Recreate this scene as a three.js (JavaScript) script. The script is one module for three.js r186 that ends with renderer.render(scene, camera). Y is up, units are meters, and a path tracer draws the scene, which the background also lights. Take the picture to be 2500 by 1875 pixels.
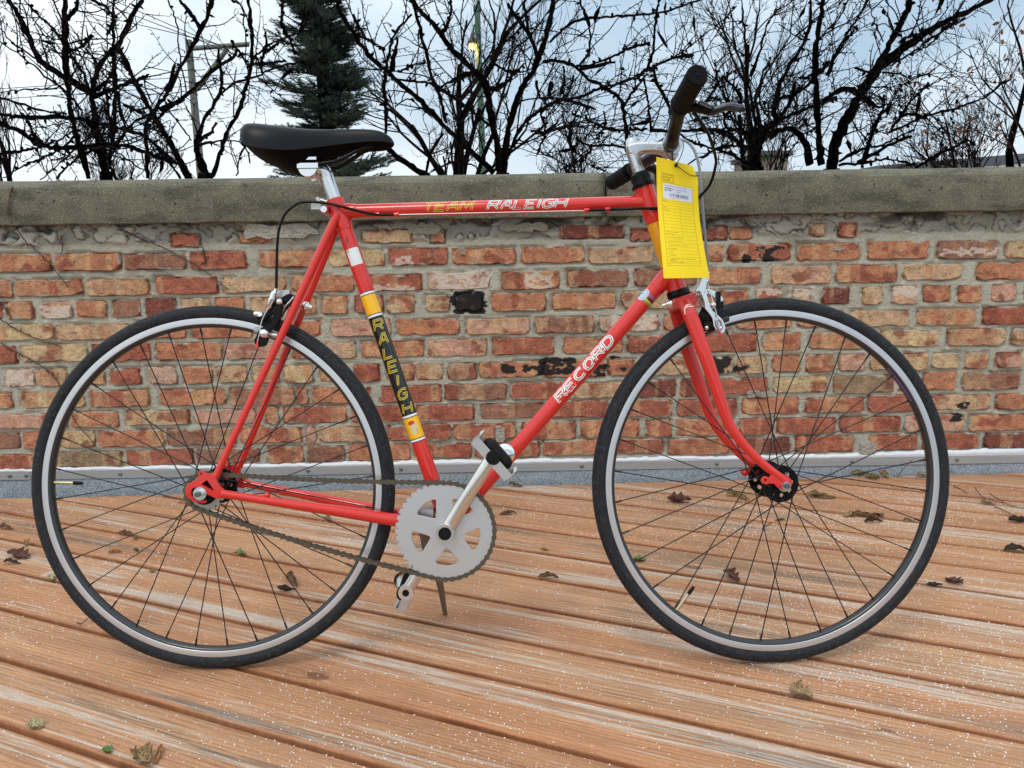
import * as THREE from 'three';
import { mergeGeometries } from 'three/addons/utils/BufferGeometryUtils.js';

// ---------------------------------------------------------------- camera, sky, sun, exposure
const scene = new THREE.Scene();
const FOCAL = 1950, CX = 1250, CY = 937.5;                        // the photograph's lens in its own pixels (2500 x 1875)
const PITCH = THREE.MathUtils.degToRad(10.673), ROLL = THREE.MathUtils.degToRad(0.85);
const EYE = new THREE.Vector3(0, 0.7957, 0);
const camera = new THREE.PerspectiveCamera(2 * Math.atan(CY / FOCAL) * 180 / Math.PI, 4 / 3, 0.05, 900);
const upV = new THREE.Vector3(0, Math.cos(PITCH), -Math.sin(PITCH)), fwdV = new THREE.Vector3(0, -Math.sin(PITCH), -Math.cos(PITCH));
const camR = new THREE.Vector3(1, 0, 0).multiplyScalar(Math.cos(ROLL)).addScaledVector(upV, -Math.sin(ROLL));
const camU = upV.clone().multiplyScalar(Math.cos(ROLL)).addScaledVector(new THREE.Vector3(1, 0, 0), Math.sin(ROLL));
camera.position.copy(EYE);
camera.quaternion.setFromRotationMatrix(new THREE.Matrix4().makeBasis(camR, camU, fwdV.clone().negate()));
camera.updateMatrixWorld(true);

const renderer = new THREE.WebGLRenderer({ antialias: true });
renderer.toneMapping = THREE.LinearToneMapping;
renderer.toneMappingExposure = 1.0;
renderer.shadowMap.enabled = true;

// seeded randomness and noise
function rng(seed) { let s = seed | 0; return () => { s = (s + 0x6d2b79f5) | 0; let t = Math.imul(s ^ (s >>> 15), 1 | s); t = (t + Math.imul(t ^ (t >>> 7), 61 | t)) ^ t; return ((t ^ (t >>> 14)) >>> 0) / 4294967296; }; }
const PERM = new Float32Array(65536); { const r = rng(11); for (let i = 0; i < 65536; i++) PERM[i] = r(); }
const hash2 = (x, y) => PERM[((x * 73 + y * 4099) ^ (y * 911)) & 65535];
function noise(x, y) {
  const xi = Math.floor(x), yi = Math.floor(y); let fx = x - xi, fy = y - yi;
  fx = fx * fx * (3 - 2 * fx); fy = fy * fy * (3 - 2 * fy);
  const a = hash2(xi, yi), b = hash2(xi + 1, yi), c = hash2(xi, yi + 1), d = hash2(xi + 1, yi + 1);
  return a + (b - a) * fx + (c - a) * fy + (a - b - c + d) * fx * fy;
}
function fbm(x, y, o = 4) { let s = 0, a = 0.5, n = 0; for (let i = 0; i < o; i++) { s += a * noise(x, y); n += a; x = x * 2.03 + 17.1; y = y * 2.03 + 9.7; a *= 0.5; } return s / n; }
const clamp = (x, a = 0, b = 1) => Math.min(b, Math.max(a, x));
const sstep = (a, b, x) => { const t = clamp((x - a) / (b - a)); return t * t * (3 - 2 * t); };
const lerp = (a, b, t) => a + (b - a) * t;
const mix3 = (a, b, t) => [lerp(a[0], b[0], t), lerp(a[1], b[1], t), lerp(a[2], b[2], t)];

// overcast evening sky: brighter overhead than at the horizon, soft cloud texture all round
{
  const W = 1024, H = 512, d = new Float32Array(W * H * 4);
  for (let y = 0; y < H; y++) for (let x = 0; x < W; x++) {
    const el = ((y + 0.5) / H - 0.5) * Math.PI, az = (x + 0.5) / W * Math.PI * 2, se = Math.max(0, Math.sin(el));
    const ca = Math.cos(az), sa = Math.sin(az);
    const n = fbm(ca * 3.1 + 20 + se * 2.4, sa * 3.1 + 40 + se * 5.5, 5), m = fbm(ca * 1.3 + 7, sa * 1.3 + el * 4 + 3, 3);
    const cloud = sstep(0.30, 0.60, 0.6 * n + 0.4 * m);
    const lum = (0.92 + 0.50 * se) * (0.80 + 0.30 * cloud);
    const c = mix3([0.58, 0.78, 0.98], [0.92, 1.0, 1.05], cloud);
    const o = (y * W + x) * 4; d[o] = c[0] * lum; d[o + 1] = c[1] * lum; d[o + 2] = c[2] * lum; d[o + 3] = 1;
  }
  const t = new THREE.DataTexture(d, W, H, THREE.RGBAFormat, THREE.FloatType);
  t.mapping = THREE.EquirectangularReflectionMapping; t.magFilter = THREE.LinearFilter; t.minFilter = THREE.LinearFilter; t.needsUpdate = true;
  scene.background = t; scene.environment = t; scene.environmentIntensity = 1; scene.backgroundIntensity = 1;
}
const sun = new THREE.DirectionalLight(0xfff4e6, 1.25);
sun.position.set(-1.6, 7.0, 2.2); sun.target.position.set(0, 0.3, -1.6);
sun.castShadow = true; sun.shadow.radius = 34; sun.shadow.mapSize.set(2048, 2048);
Object.assign(sun.shadow.camera, { left: -6, right: 6, top: 6, bottom: -6, near: 0.5, far: 30 });
scene.add(sun, sun.target);

// ---------------------------------------------------------------- photo pixels to places
function rayDir(u, v) { return camR.clone().multiplyScalar((u - CX) / FOCAL).addScaledVector(camU, -(v - CY) / FOCAL).add(fwdV).normalize(); }
function onGround(u, v, y = 0) { const d = rayDir(u, v); return EYE.clone().addScaledVector(d, (y - EYE.y) / d.y); }
function atDepth(u, v, depth) { const d = rayDir(u, v); return EYE.clone().addScaledVector(d, -depth / d.z); }

// ---------------------------------------------------------------- building helpers
const V = (x, y, z = 0) => new THREE.Vector3(x, y, z);
const taken = new Map();
function numbered(name) { const n = taken.get(name) ?? 0; taken.set(name, n + 1); return n ? name + '_' + String(n).padStart(3, '0') : name; }
function tag(o, label, category, group, kind) { if (label) o.userData.label = label; if (category) o.userData.category = category; if (group) o.userData.group = group; if (kind) o.userData.kind = kind; return o; }
function thing(name, label, category, pos = [0, 0, 0], group) { const g = new THREE.Group(); g.name = numbered(name); g.position.set(...pos); scene.add(g); return tag(g, label, category, group); }
function part(name, geo, mat, parent) { const m = new THREE.Mesh(geo, mat); m.name = name; parent.add(m); return m; }
function sub(name, parent) { const g = new THREE.Group(); g.name = name; parent.add(g); return g; }
function dataTex(w, h, fn, srgb = true) {
  const d = new Uint8Array(w * h * 4);
  for (let y = 0; y < h; y++) for (let x = 0; x < w; x++) { const c = fn(x, y), o = (y * w + x) * 4; if (typeof c === 'number') { d[o] = d[o + 1] = d[o + 2] = clamp(c) * 255; } else { d[o] = clamp(c[0], 0, 255); d[o + 1] = clamp(c[1], 0, 255); d[o + 2] = clamp(c[2], 0, 255); } d[o + 3] = 255; }
  const t = new THREE.DataTexture(d, w, h); t.wrapS = t.wrapT = THREE.RepeatWrapping; t.magFilter = THREE.LinearFilter; t.minFilter = THREE.LinearMipmapLinearFilter; t.generateMipmaps = true;
  if (srgb) t.colorSpace = THREE.SRGBColorSpace; t.needsUpdate = true; return t;
}
// noise that tiles over w x h cells
function tnoise(x, y, w, h) {
  const xi = Math.floor(x), yi = Math.floor(y); let fx = x - xi, fy = y - yi; fx = fx * fx * (3 - 2 * fx); fy = fy * fy * (3 - 2 * fy);
  const m = (a, n) => ((a % n) + n) % n, x0 = m(xi, w), x1 = m(xi + 1, w), y0 = m(yi, h), y1 = m(yi + 1, h);
  const a = hash2(x0, y0), b = hash2(x1, y0), c = hash2(x0, y1), d = hash2(x1, y1);
  return a + (b - a) * fx + (c - a) * fy + (a - b - c + d) * fx * fy;
}
function canvasTex(w, h, draw) {
  const c = document.createElement('canvas'); c.width = w; c.height = h; draw(c.getContext('2d'), w, h);
  const t = new THREE.CanvasTexture(c); t.colorSpace = THREE.SRGBColorSpace; t.magFilter = THREE.LinearFilter; t.anisotropy = 8; return t;
}
function geoOf(pos, idx, uv) { const g = new THREE.BufferGeometry(); g.setAttribute('position', new THREE.Float32BufferAttribute(pos, 3)); if (uv) g.setAttribute('uv', new THREE.Float32BufferAttribute(uv, 2)); g.setIndex(idx); g.computeVertexNormals(); return g; }
// sweep a (possibly flattened) ring along points. rad(i, t) -> r or [rN, rB]; hint = direction of ring angle 0
function sweep(pts, rad, { sides = 12, hint = V(0, 0, 1), caps = true, closed = false } = {}) {
  const n = pts.length, pos = [], idx = [], uv = []; let N = hint.clone(); const T = V(0, 0, 0), B = V(0, 0, 0); let len = 0;
  const lens = [0]; for (let i = 1; i < n; i++) { len += pts[i].distanceTo(pts[i - 1]); lens.push(len); }
  for (let i = 0; i < n; i++) {
    const a = pts[closed ? (i - 1 + n) % n : Math.max(0, i - 1)], b = pts[closed ? (i + 1) % n : Math.min(n - 1, i + 1)];
    T.subVectors(b, a).normalize(); N.addScaledVector(T, -N.dot(T)); if (N.lengthSq() < 1e-8) N.set(T.y, T.z, T.x).addScaledVector(T, -(T.y * T.x + T.z * T.y + T.x * T.z)); N.normalize(); B.crossVectors(T, N);
    const r = typeof rad === 'function' ? rad(i, len ? lens[i] / len : 0) : rad, rn = Array.isArray(r) ? r[0] : r, rb = Array.isArray(r) ? r[1] : r;
    for (let k = 0; k <= sides; k++) {
      const an = (k / sides - 0.5) * Math.PI * 2, c = Math.cos(an) * rn, s = Math.sin(an) * rb;
      pos.push(pts[i].x + N.x * c + B.x * s, pts[i].y + N.y * c + B.y * s, pts[i].z + N.z * c + B.z * s); uv.push(len ? lens[i] / len : 0, 1 - k / sides);
    }
  }
  const S = sides + 1, rows = closed ? n : n - 1;
  for (let i = 0; i < rows; i++) for (let k = 0; k < sides; k++) { const a = i * S + k, b = ((i + 1) % n) * S + k; idx.push(a, b, a + 1, b, b + 1, a + 1); }
  const g = geoOf(pos, idx, uv);
  if (!closed) { // join normals along the seam
    const nn = g.attributes.normal; for (let i = 0; i < n; i++) { const a = i * S, b = a + sides; const x = nn.getX(a) + nn.getX(b), y = nn.getY(a) + nn.getY(b), z = nn.getZ(a) + nn.getZ(b), l = Math.hypot(x, y, z) || 1; nn.setXYZ(a, x / l, y / l, z / l); nn.setXYZ(b, x / l, y / l, z / l); }
  }
  if (caps && !closed) {
    const list = [g.toNonIndexed()];
    for (const end of [0, n - 1]) { const p = [], u = []; const base = end * S; for (let k = 0; k < sides; k++) { const a = base + k, b = base + k + 1; const tri = end ? [a, b] : [b, a]; const cpt = pts[end]; p.push(cpt.x, cpt.y, cpt.z); for (const q of tri) p.push(pos[q * 3], pos[q * 3 + 1], pos[q * 3 + 2]); u.push(uv[base * 2], 0.5, uv[tri[0] * 2], uv[tri[0] * 2 + 1], uv[tri[1] * 2], uv[tri[1] * 2 + 1]); } const cg = new THREE.BufferGeometry(); cg.setAttribute('position', new THREE.Float32BufferAttribute(p, 3)); cg.setAttribute('uv', new THREE.Float32BufferAttribute(u, 2)); cg.computeVertexNormals(); list.push(cg); }
    return mergeGeometries(list);
  }
  return g;
}
const curve = (pts, n = 40, tension = 0.5) => new THREE.CatmullRomCurve3(pts, false, 'catmullrom', tension).getPoints(n);
const plain = (g) => { const h = g.index ? g.toNonIndexed() : g; for (const k of Object.keys(h.attributes)) if (!['position', 'normal', 'uv'].includes(k)) h.deleteAttribute(k); if (!h.attributes.uv) h.setAttribute('uv', new THREE.Float32BufferAttribute(new Float32Array(h.attributes.position.count * 2), 2)); return h; };
const join = (list) => mergeGeometries(list.map(plain));
const at = (g, x, y, z) => { g.translate(x, y, z); return g; };
const std = (color, roughness = 0.8, o = {}) => new THREE.MeshStandardMaterial({ color, roughness, ...o });
const phys = (color, roughness = 0.5, o = {}) => new THREE.MeshPhysicalMaterial({ color, roughness, ...o });
const lin = (r, g, b) => new THREE.Color().setRGB(r, g, b);
// cylinder between two points
function rod(a, b, r, r2 = r, sides = 12) { return sweep([a, b], (i) => (i ? r2 : r), { sides, hint: V(0.31, 0.2, 0.93) }); }
// ---------------------------------------------------------------- the brick parapet wall
const wall = thing('brick_wall', 'low weathered red and tan brick parapet wall under a grey concrete coping', 'wall', [0, 0, -2.53]);
wall.rotation.y = 0.0075;
wall.updateMatrixWorld(true);
const wallInv = wall.matrixWorld.clone().invert();
function W(u, v, zo = 0) { const e = EYE.clone().applyMatrix4(wallInv), d = rayDir(u, v).transformDirection(wallInv); return e.addScaledVector(d, (zo - e.z) / d.z); }
const WX = 2.62, WY0 = 0.045, WY1 = 0.86;
const courses = [   // centre line of each course in the photograph at x = 0, 1250, 2500, then the bricks [from, to] and their tones
  { y: [587, 571, 556], h: 34, b: [[418, 488], [586, 662], [884, 1008], [1052, 1086], [1366, 1524], [1540, 1588], [1716, 1776], [1780, 1836], [1976, 2016], [2046, 2092]], t: 'rrtrdrdotr' },
  { y: [643, 625, 608], h: 44, b: [[-20, 124], [139, 293], [301, 453], [467, 600], [634, 780], [804, 938], [949, 1093], [1105, 1258], [1274, 1427], [1437, 1593], [1612, 1766], [1776, 1931], [1945, 2100], [2117, 2268], [2286, 2437], [2453, 2600]], t: 'oobroyrootorooby' },
  { y: [705, 685, 661], h: 44, b: [[-60, 29], [40, 199], [213, 362], [383, 529], [545, 697], [714, 864], [880, 1030], [1045, 1196], [1225, 1365], [1384, 1534], [1549, 1700], [1712, 1857], [1880, 2028], [2041, 2192], [2204, 2351], [2384, 2540]], t: 'ortrtorwobbopoto' },
  { y: [759, 737, 715], h: 44, b: [[-50, 3], [19, 79], [106, 174], [191, 258], [276, 341], [358, 427], [445, 512], [529, 594], [614, 682], [705, 770], [787, 848], [867, 934], [946, 1012], [1039, 1096], [1115, 1175], [1201, 1331], [1347, 1503], [1517, 1640], [1660, 1745], [1758, 1826], [1845, 1908], [1935, 1980], [2006, 2075], [2103, 2154], [2173, 2240], [2253, 2323], [2337, 2397], [2417, 2483]], t: 'ropobdtotooryykootoorwdtpoop' },
  { y: [813, 795, 769], h: 44, b: [[-30, 128], [140, 318], [335, 452], [472, 617], [640, 783], [810, 953], [969, 1120], [1139, 1291], [1307, 1450], [1464, 1607], [1620, 1700], [1715, 1785], [1797, 1935], [1948, 2060], [2075, 2219], [2237, 2383], [2397, 2540]], t: 'ytooopopbwroootory' },
  { y: [865, 847, 821], h: 45, b: [[-40, 38], [53, 210], [228, 366], [383, 541], [550, 700], [715, 780], [795, 868], [881, 1034], [1046, 1189], [1202, 1352], [1376, 1520], [1531, 1640], [1655, 1710], [1722, 1848], [1862, 1955], [1977, 2136], [2148, 2295], [2311, 2455], [2469, 2600]], t: 'ryropowoprororooytt' },
  { y: [924, 903, 877], h: 43, b: [[15, 83], [93, 160], [180, 253], [269, 341], [363, 429], [450, 517], [530, 602], [620, 680], [695, 763], [783, 850], [866, 925], [945, 1010], [1016, 1080], [1094, 1163], [1170, 1320], [1328, 1475], [1483, 1550], [1570, 1680], [1740, 1790], [1798, 1872], [1886, 1955], [1965, 2035], [2047, 2113], [2122, 2190], [2205, 2265], [2273, 2344], [2354, 2413], [2429, 2496]], t: 'wtorwotyyyrotboootytooptyytp' },
  { y: [977, 957, 927], h: 44, b: [[-60, 27], [55, 203], [224, 361], [393, 550], [563, 718], [726, 750], [765, 905], [930, 1077], [1086, 1236], [1245, 1390], [1402, 1530], [1540, 1650], [1660, 1740], [1751, 1875], [1886, 2023], [2032, 2183], [2195, 2240], [2250, 2337], [2348, 2490]], t: 'oyrobrorbrtddrygrobr' },
  { y: [1028, 1003, 979], h: 42, b: [[-40, 160], [175, 288], [310, 461], [477, 625], [650, 678], [694, 845], [860, 890], [905, 1005], [1017, 1158], [1176, 1325], [1340, 1485], [1500, 1640], [1655, 1800], [1810, 1950], [1965, 2110], [2118, 2260], [2270, 2418], [2430, 2580]], t: 'poyprrorrbrrrorrto' },
  { y: [1077, 1051, 1029], h: 43, b: [[-60, 47], [60, 140], [150, 230], [242, 398], [410, 575], [588, 735], [748, 770], [780, 930], [948, 1100], [1108, 1258], [1275, 1405], [1418, 1560], [1575, 1640], [1650, 1790], [1803, 1885], [1895, 2040], [2050, 2199], [2207, 2355], [2363, 2510]], t: 'boyoboptrrrororrrpor' },
  { y: [1127, 1096, 1074], h: 42, b: [[-40, 80], [139, 297], [312, 470], [482, 632], [656, 740], [750, 840], [852, 1000], [1010, 1150], [1160, 1318], [1325, 1470], [1480, 1620], [1632, 1780], [1800, 1930], [1940, 2085], [2120, 2240], [2250, 2390], [2402, 2550]], t: 'rgrboborrorodrrrd' },
];
const TONES = { r: [156, 88, 66], o: [172, 112, 80], t: [178, 146, 112], y: [182, 156, 116], d: [114, 62, 50], p: [180, 136, 114], w: [172, 140, 120], b: [138, 96, 76], k: [116, 84, 66], g: [138, 114, 86] };
const bricks = [];
{
  const r = rng(5);
  const lerp3 = (a, u) => u < 1250 ? lerp(a[0], a[1], u / 1250) : lerp(a[1], a[2], (u - 1250) / 1250);
  courses.forEach((c, ci) => {
    const header = ci === 3 || ci === 6;
    let lo = 9, hi = -9, ylo = 0, yhi = 0;
    c.b.forEach(([a, b], k) => {
      const m = (a + b) / 2, v = lerp3(c.y, m), hh = c.h / 2 - 1 + (r() - 0.5) * 3, off = ci === 0 ? (r() - 0.2) * 10 : (r() - 0.5) * 3;
      const p = W(a - 1.5, v + off + hh + 2), q = W(b + 1.5, v + off - hh - 2);
      bricks.push({ x0: p.x, x1: q.x, y0: p.y, y1: q.y, t: c.t[k] ?? 'o', ci, r: r() });
      if (p.x < lo) { lo = p.x; ylo = (p.y + q.y) / 2; } if (q.x > hi) { hi = q.x; yhi = (p.y + q.y) / 2; }
    });
    if (ci === 0) return;
    const types = 'ortobryopotdr';
    for (const s of [-1, 1]) { let x = s < 0 ? lo : hi; const yc = s < 0 ? ylo : yhi; while (true) { const L = (header ? 0.088 : 0.196) * (0.96 + 0.08 * r()), x1 = x + s * (0.02 + L); if (Math.abs(x1) > WX - 0.02) break; const xa = x + s * 0.02; bricks.push({ x0: Math.min(xa, x1), x1: Math.max(xa, x1), y0: yc - 0.028, y1: yc + 0.028, t: types[Math.floor(r() * types.length)], ci, r: r() }); x = x1; } }
  });
}
const AW = 2048, AH = 320;
// what lies on the wall face: clay colours brick by brick, tar, white bloom, mortar
const tar = [[1112, 715, 1176, 760, 0.42], [1226, 890, 1304, 908, 0.55], [1318, 878, 1420, 910, 0.45], [1424, 884, 1478, 918, 0.5], [1490, 872, 1530, 900, 0.58], [1748, 878, 1776, 908, 0.45], [1795, 885, 1830, 910, 0.55], [2322, 1010, 2342, 1026, 0.60], [2326, 984, 2360, 997, 0.63], [1815, 604, 1910, 636, 0.56]].map(([a, b, c, d, s]) => { const p = W(a, d), q = W(c, b); return [p.x, p.y, q.x, q.y, s]; });
const bloom = [[1070, 664, 1190, 702, 0.44], [112, 752, 172, 778, 0.40], [925, 706, 1010, 716, 0.5], [905, 700, 985, 710, 0.42], [2190, 704, 2235, 720, 0.42], [1935, 700, 1980, 718, 0.4], [1500, 770, 1600, 805, 0.5], [960, 630, 1000, 645, 0.45], [2300, 605, 2430, 622, 0.52], [20, 905, 80, 945, 0.48], [1855, 703, 1905, 715, 0.45], [1285, 670, 1345, 700, 0.55]].map(([a, b, c, d, s]) => { const p = W(a, d), q = W(c, b); return [p.x, p.y, q.x, q.y, s]; });
const patchMask = (list, x, y, f, sd) => { let m = 0; for (const [a, b, c, d, s] of list) { if (x < a - 0.02 || x > c + 0.02 || y < b - 0.01 || y > d + 0.01) continue; const ex = Math.min(x - a, c - x) / 0.012, ey = Math.min(y - b, d - y) / 0.008; m = Math.max(m, sstep(s - 0.03, s + 0.03, fbm(x * f + sd, y * f * 1.6 + sd, 4) + 0.25 * Math.min(0, Math.min(ex, ey)) + 0.08)); } return m; };
const brickGrid = new Array(128).fill(0).map(() => []);
bricks.forEach((b) => { for (let k = Math.floor((b.x0 + WX - 0.02) / (2 * WX) * 128); k <= Math.floor((b.x1 + WX + 0.02) / (2 * WX) * 128); k++) if (brickGrid[k]) brickGrid[k].push(b); });
const cell = (x, y) => { // broken plates: height of the nearest plate and nearness to its edge
  let d1 = 9, d2 = 9, h = 0; const xi = Math.floor(x), yi = Math.floor(y); for (let j = -1; j <= 1; j++) for (let i = -1; i <= 1; i++) { const cx = xi + i + hash2(xi + i, yi + j + 9), cy = yi + j + hash2(xi + i + 77, yi + j), d = Math.hypot(x - cx, y - cy); if (d < d1) { d2 = d1; d1 = d; h = hash2(xi + i + 31, yi + j + 5); } else if (d < d2) d2 = d; } return [h, d2 - d1];
};
const plates = (x, y) => cell(x * 9 + 1.4 * fbm(x * 30, y * 30, 2), y * 22 + 1.6 * fbm(x * 26 + 9, y * 30, 2));
const plates2 = (x, y) => plates(x, y);
const atlas = (() => {
  const grid = new Array(64).fill(0).map(() => []);
  bricks.forEach((b) => { for (let k = Math.floor((b.x0 + WX - 0.02) / (2 * WX) * 64); k <= Math.floor((b.x1 + WX + 0.02) / (2 * WX) * 64); k++) if (grid[k]) grid[k].push(b); });
  return dataTex(AW, AH, (px, py) => {
    const x = (px + 0.5) / AW * 2 * WX - WX, y = WY0 + (py + 0.5) / AH * (WY1 - WY0);
    const fine = fbm(x * 150, y * 150, 3), mid = fbm(x * 24 + 3, y * 24, 4);
    let c = mix3([146, 144, 131], [188, 187, 172], 0.55 * mid + 0.45 * fine);
    c = mix3(c, [112, 104, 92], sstep(0.62, 0.78, fbm(x * 9 + 31, y * 14, 4)) * 0.5);
    const upm = sstep(0.772, 0.790, y + 0.012 * (fbm(x * 12, 4, 3) - 0.5)); if (upm > 0) { const [h, e] = plates2(x, y); c = mix3(c, mix3([112, 111, 104], [178, 175, 164], 0.55 * h + 0.45 * mid), upm * 0.9); c = mix3(c, [58, 54, 48], upm * sstep(0.07, 0.0, e) * 0.6); c = mix3(c, [46, 43, 38], sstep(0.52, 0.66, fbm(x * 7 + 3, y * 18 + 5, 4)) * sstep(0.80, 0.835, y + 0.02 * fbm(x * 20, 1, 2)) * 0.75); }
    let hit = null; for (const b of grid[clamp(Math.floor((x + WX) / (2 * WX) * 64), 0, 63)]) if (x > b.x0 - 0.006 && x < b.x1 + 0.006 && y > b.y0 - 0.006 && y < b.y1 + 0.006) { hit = b; break; }
    if (hit) {
      const b = hit, sd = b.r * 97; let k = TONES[b.t] ?? TONES.o;
      const band = fbm((x - b.x0) * 26 + sd, sd + y * 3, 2), mott = fbm(x * 46 + sd, y * 60 + sd, 4);
      k = mix3(k, b.t === 'y' || b.t === 't' ? [168, 112, 78] : [186, 150, 108], sstep(0.56, 0.66, band) * 0.55);
      k = mix3(k, [126, 62, 46], sstep(0.60, 0.74, fbm((x - b.x0) * 19 + sd + 5, y * 26 + sd, 3)) * 0.65);
      { const gl = (k[0] + k[1] + k[2]) / 3; k = k.map((q) => lerp(q, gl, 0.10) * 1.04 * (0.80 + 0.40 * mott) * (0.88 + 0.24 * fine)); }
      if (b.t === 'k') k = mix3(k, [28, 24, 24], 0.75);
      if (hash2(px, py + 7) > 0.985) k = k.map((q) => q * 0.5); else if (hash2(px + 3, py) > 0.985) k = mix3(k, [226, 206, 180], 0.6);
      const e = Math.min(x - b.x0, b.x1 - x, y - b.y0, b.y1 - y);
      c = mix3(c, k, sstep(-0.002, 0.004, e - 0.006 * Math.max(0, fbm(x * 34 + sd, y * 40, 3) - 0.52) * 4));
    }
    c = mix3(c, [206, 196, 184], patchMask(bloom, x, y, 60, 3) * 0.75);
    c = mix3(c, [24, 22, 23], patchMask(tar, x, y, 42, 9) * 0.93);
    return c;
  });
})();
atlas.wrapS = atlas.wrapT = THREE.ClampToEdgeWrapping;
const gritBump = dataTex(512, 512, (x, y) => { let v = 0.5 * tnoise(x / 4, y / 4, 128, 128) + 0.3 * tnoise(x / 9, y / 9, 57, 57) + 0.35 * tnoise(x / 26, y / 26, 20, 20); if (tnoise(x / 7 + 3, y / 7, 73, 73) > 0.82) v -= 0.5; return clamp(v); }, false);
gritBump.repeat.set(2 * WX / 0.5, (WY1 - WY0) / 0.5);
const brickMat = std(0xffffff, 0.92, { map: atlas, bumpMap: gritBump, bumpScale: 0.0020 });
const mortarMat = std(0xffffff, 0.95, { map: atlas, bumpMap: gritBump, bumpScale: 0.0022 });
const wuv = (x, y) => [(x + WX) / (2 * WX), (y - WY0) / (WY1 - WY0)];
{ // mortar bed with grooves round the bricks and cracked plates of parging below the coping
  const nx = 1250, ny = 215, pos = [], idx = [], uv = [];
  for (let j = 0; j <= ny; j++) for (let i = 0; i <= nx; i++) {
    const x = -WX + 2 * WX * i / nx, y = 0.0 + WY1 * j / ny; let z = 0.0035 * (fbm(x * 22, y * 30, 3) - 0.5) + 0.004 * (fbm(x * 5 + 9, y * 9, 2) - 0.5) + 0.0016 * (fbm(x * 90, y * 90, 2) - 0.5);
    const up = sstep(0.772, 0.790, y + 0.012 * (fbm(x * 12, 4, 3) - 0.5)); if (up > 0) { const [h, e] = plates(x, y); z += up * (0.012 * h - 0.001 - 0.009 * sstep(0.10, 0.0, e)); }
    for (const b of brickGrid[clamp(Math.floor((x + WX) / (2 * WX) * 128), 0, 127)]) { const e = Math.min(x - b.x0, b.x1 - x, y - b.y0, b.y1 - y); if (e > -0.0065) { if (b.ci === 0) z -= e > 0 ? 0.008 : 0; else z -= 0.0055 * sstep(0.42, 0.56, fbm(x * 13 + b.r * 9, y * 30, 2)) * sstep(-0.0065, -0.002, e) + (e > 0.004 ? 0.004 : 0); } }
    pos.push(x, y, z); uv.push(...wuv(x, y));
  }
  for (let j = 0; j < ny; j++) for (let i = 0; i < nx; i++) { const a = j * (nx + 1) + i, b = a + nx + 1; idx.push(a, a + 1, b, a + 1, b + 1, b); }
  part('mortar', geoOf(pos, idx, uv), mortarMat, wall);
  const core = new THREE.BoxGeometry(2 * WX, WY1 + 0.6, 0.19); part('wall_core', at(core, 0, (WY1 - 0.6) / 2, -0.115), std(lin(0.3, 0.2, 0.15), 0.95), wall);
}
function slab(x0, x1, y0, y1, z0, z1, r, n, ragged) { // ragged rounded face with a bevel, uv over the wall face
  const pos = [], idx = [], uv = [], ring = []; const w = x1 - x0, h = y1 - y0, per = 2 * (w + h);
  for (let k = 0; k < n; k++) {
    let d = (k + 0.15 + 0.5 * r()) / n * per, x, y;
    if (d < w) { x = x0 + d; y = y0; } else if ((d -= w) < h) { x = x1; y = y0 + d; } else if ((d -= h) < w) { x = x1 - d; y = y1; } else { d -= w; x = x0; y = y1 - d; }
    const cx = Math.min(x - x0, x1 - x), cy = Math.min(y - y0, y1 - y), q = Math.max(0, 0.010 - Math.max(cx, cy)) * 0.45;
    const inw = q + r() * r() * ragged; ring.push([x + Math.sign((x0 + x1) / 2 - x) * Math.min(w * 0.3, cx < cy ? inw : inw * 0.6), y + Math.sign((y0 + y1) / 2 - y) * Math.min(h * 0.3, cy <= cx ? inw : inw * 0.6)]);
  }
  const mx = (x0 + x1) / 2, my = (y0 + y1) / 2; pos.push(mx, my, z1); uv.push(...wuv(mx, my));
  for (const [x, y] of ring) { const sx = x + (mx - x) / Math.max(w, 0.02) * 0.004, sy = y + (my - y) / Math.max(h, 0.02) * 0.005; pos.push(sx, sy, z1 - r() * 0.0004); uv.push(...wuv(sx, sy)); }
  for (const [x, y] of ring) { pos.push(x, y, z0); uv.push(...wuv(x, y)); }
  for (let k = 0; k < n; k++) { const a = 1 + k, b = 1 + (k + 1) % n; idx.push(0, a, b, a, a + n, b, b, a + n, b + n); }
  const g = geoOf(pos, idx, uv).toNonIndexed(); g.computeVertexNormals(); return g;
}
{
  const r = rng(21);
  for (const b of bricks) part('brick', slab(b.x0, b.x1, b.y0, b.y1, -0.006, 0.0035 + 0.0045 * r(), r, b.x1 - b.x0 > 0.12 ? 22 : 14, b.ci === 0 ? 0.014 : 0.009), brickMat, wall);
  // loose parging under the coping
  const parge = std(0xffffff, 0.95, { map: dataTex(512, 128, (x, y) => mix3([126, 122, 112], [186, 182, 170], fbm(x / 22, y / 22, 4) * 0.7 + 0.3 * hash2(x, y))), bumpMap: gritBump, bumpScale: 0.006 });
  const parge2 = std(lin(0.62, 0.60, 0.54), 0.95, { map: parge.map, bumpMap: gritBump, bumpScale: 0.004 });
  for (let x = -WX + 0.03; x < WX - 0.2;) { const w = 0.07 + 0.17 * r(), y1 = 0.842 - 0.012 * r(), y0 = 0.782 + 0.03 * r(); if (r() < 0.22) part('mortar_patch', slab(x, x + w, y0, y1, -0.004, 0.009 + 0.012 * r(), r, 20, 0.026), r() < 0.5 ? parge : parge2, wall); x += w + 0.006 + 0.04 * r() * r(); }
  for (const [u, v, w, h] of [[2095, 1075, 46, 40], [1062, 1078, 18, 18], [1205, 1035, 30, 50], [1820, 952, 60, 22], [1120, 605, 20, 20], [2030, 600, 30, 16]]) { const p = W(u, v); part('mortar_patch', slab(p.x, p.x + w / 783, p.y - h / 783, p.y, -0.002, 0.012, r, 14, 0.012), parge, wall); }
}
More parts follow.
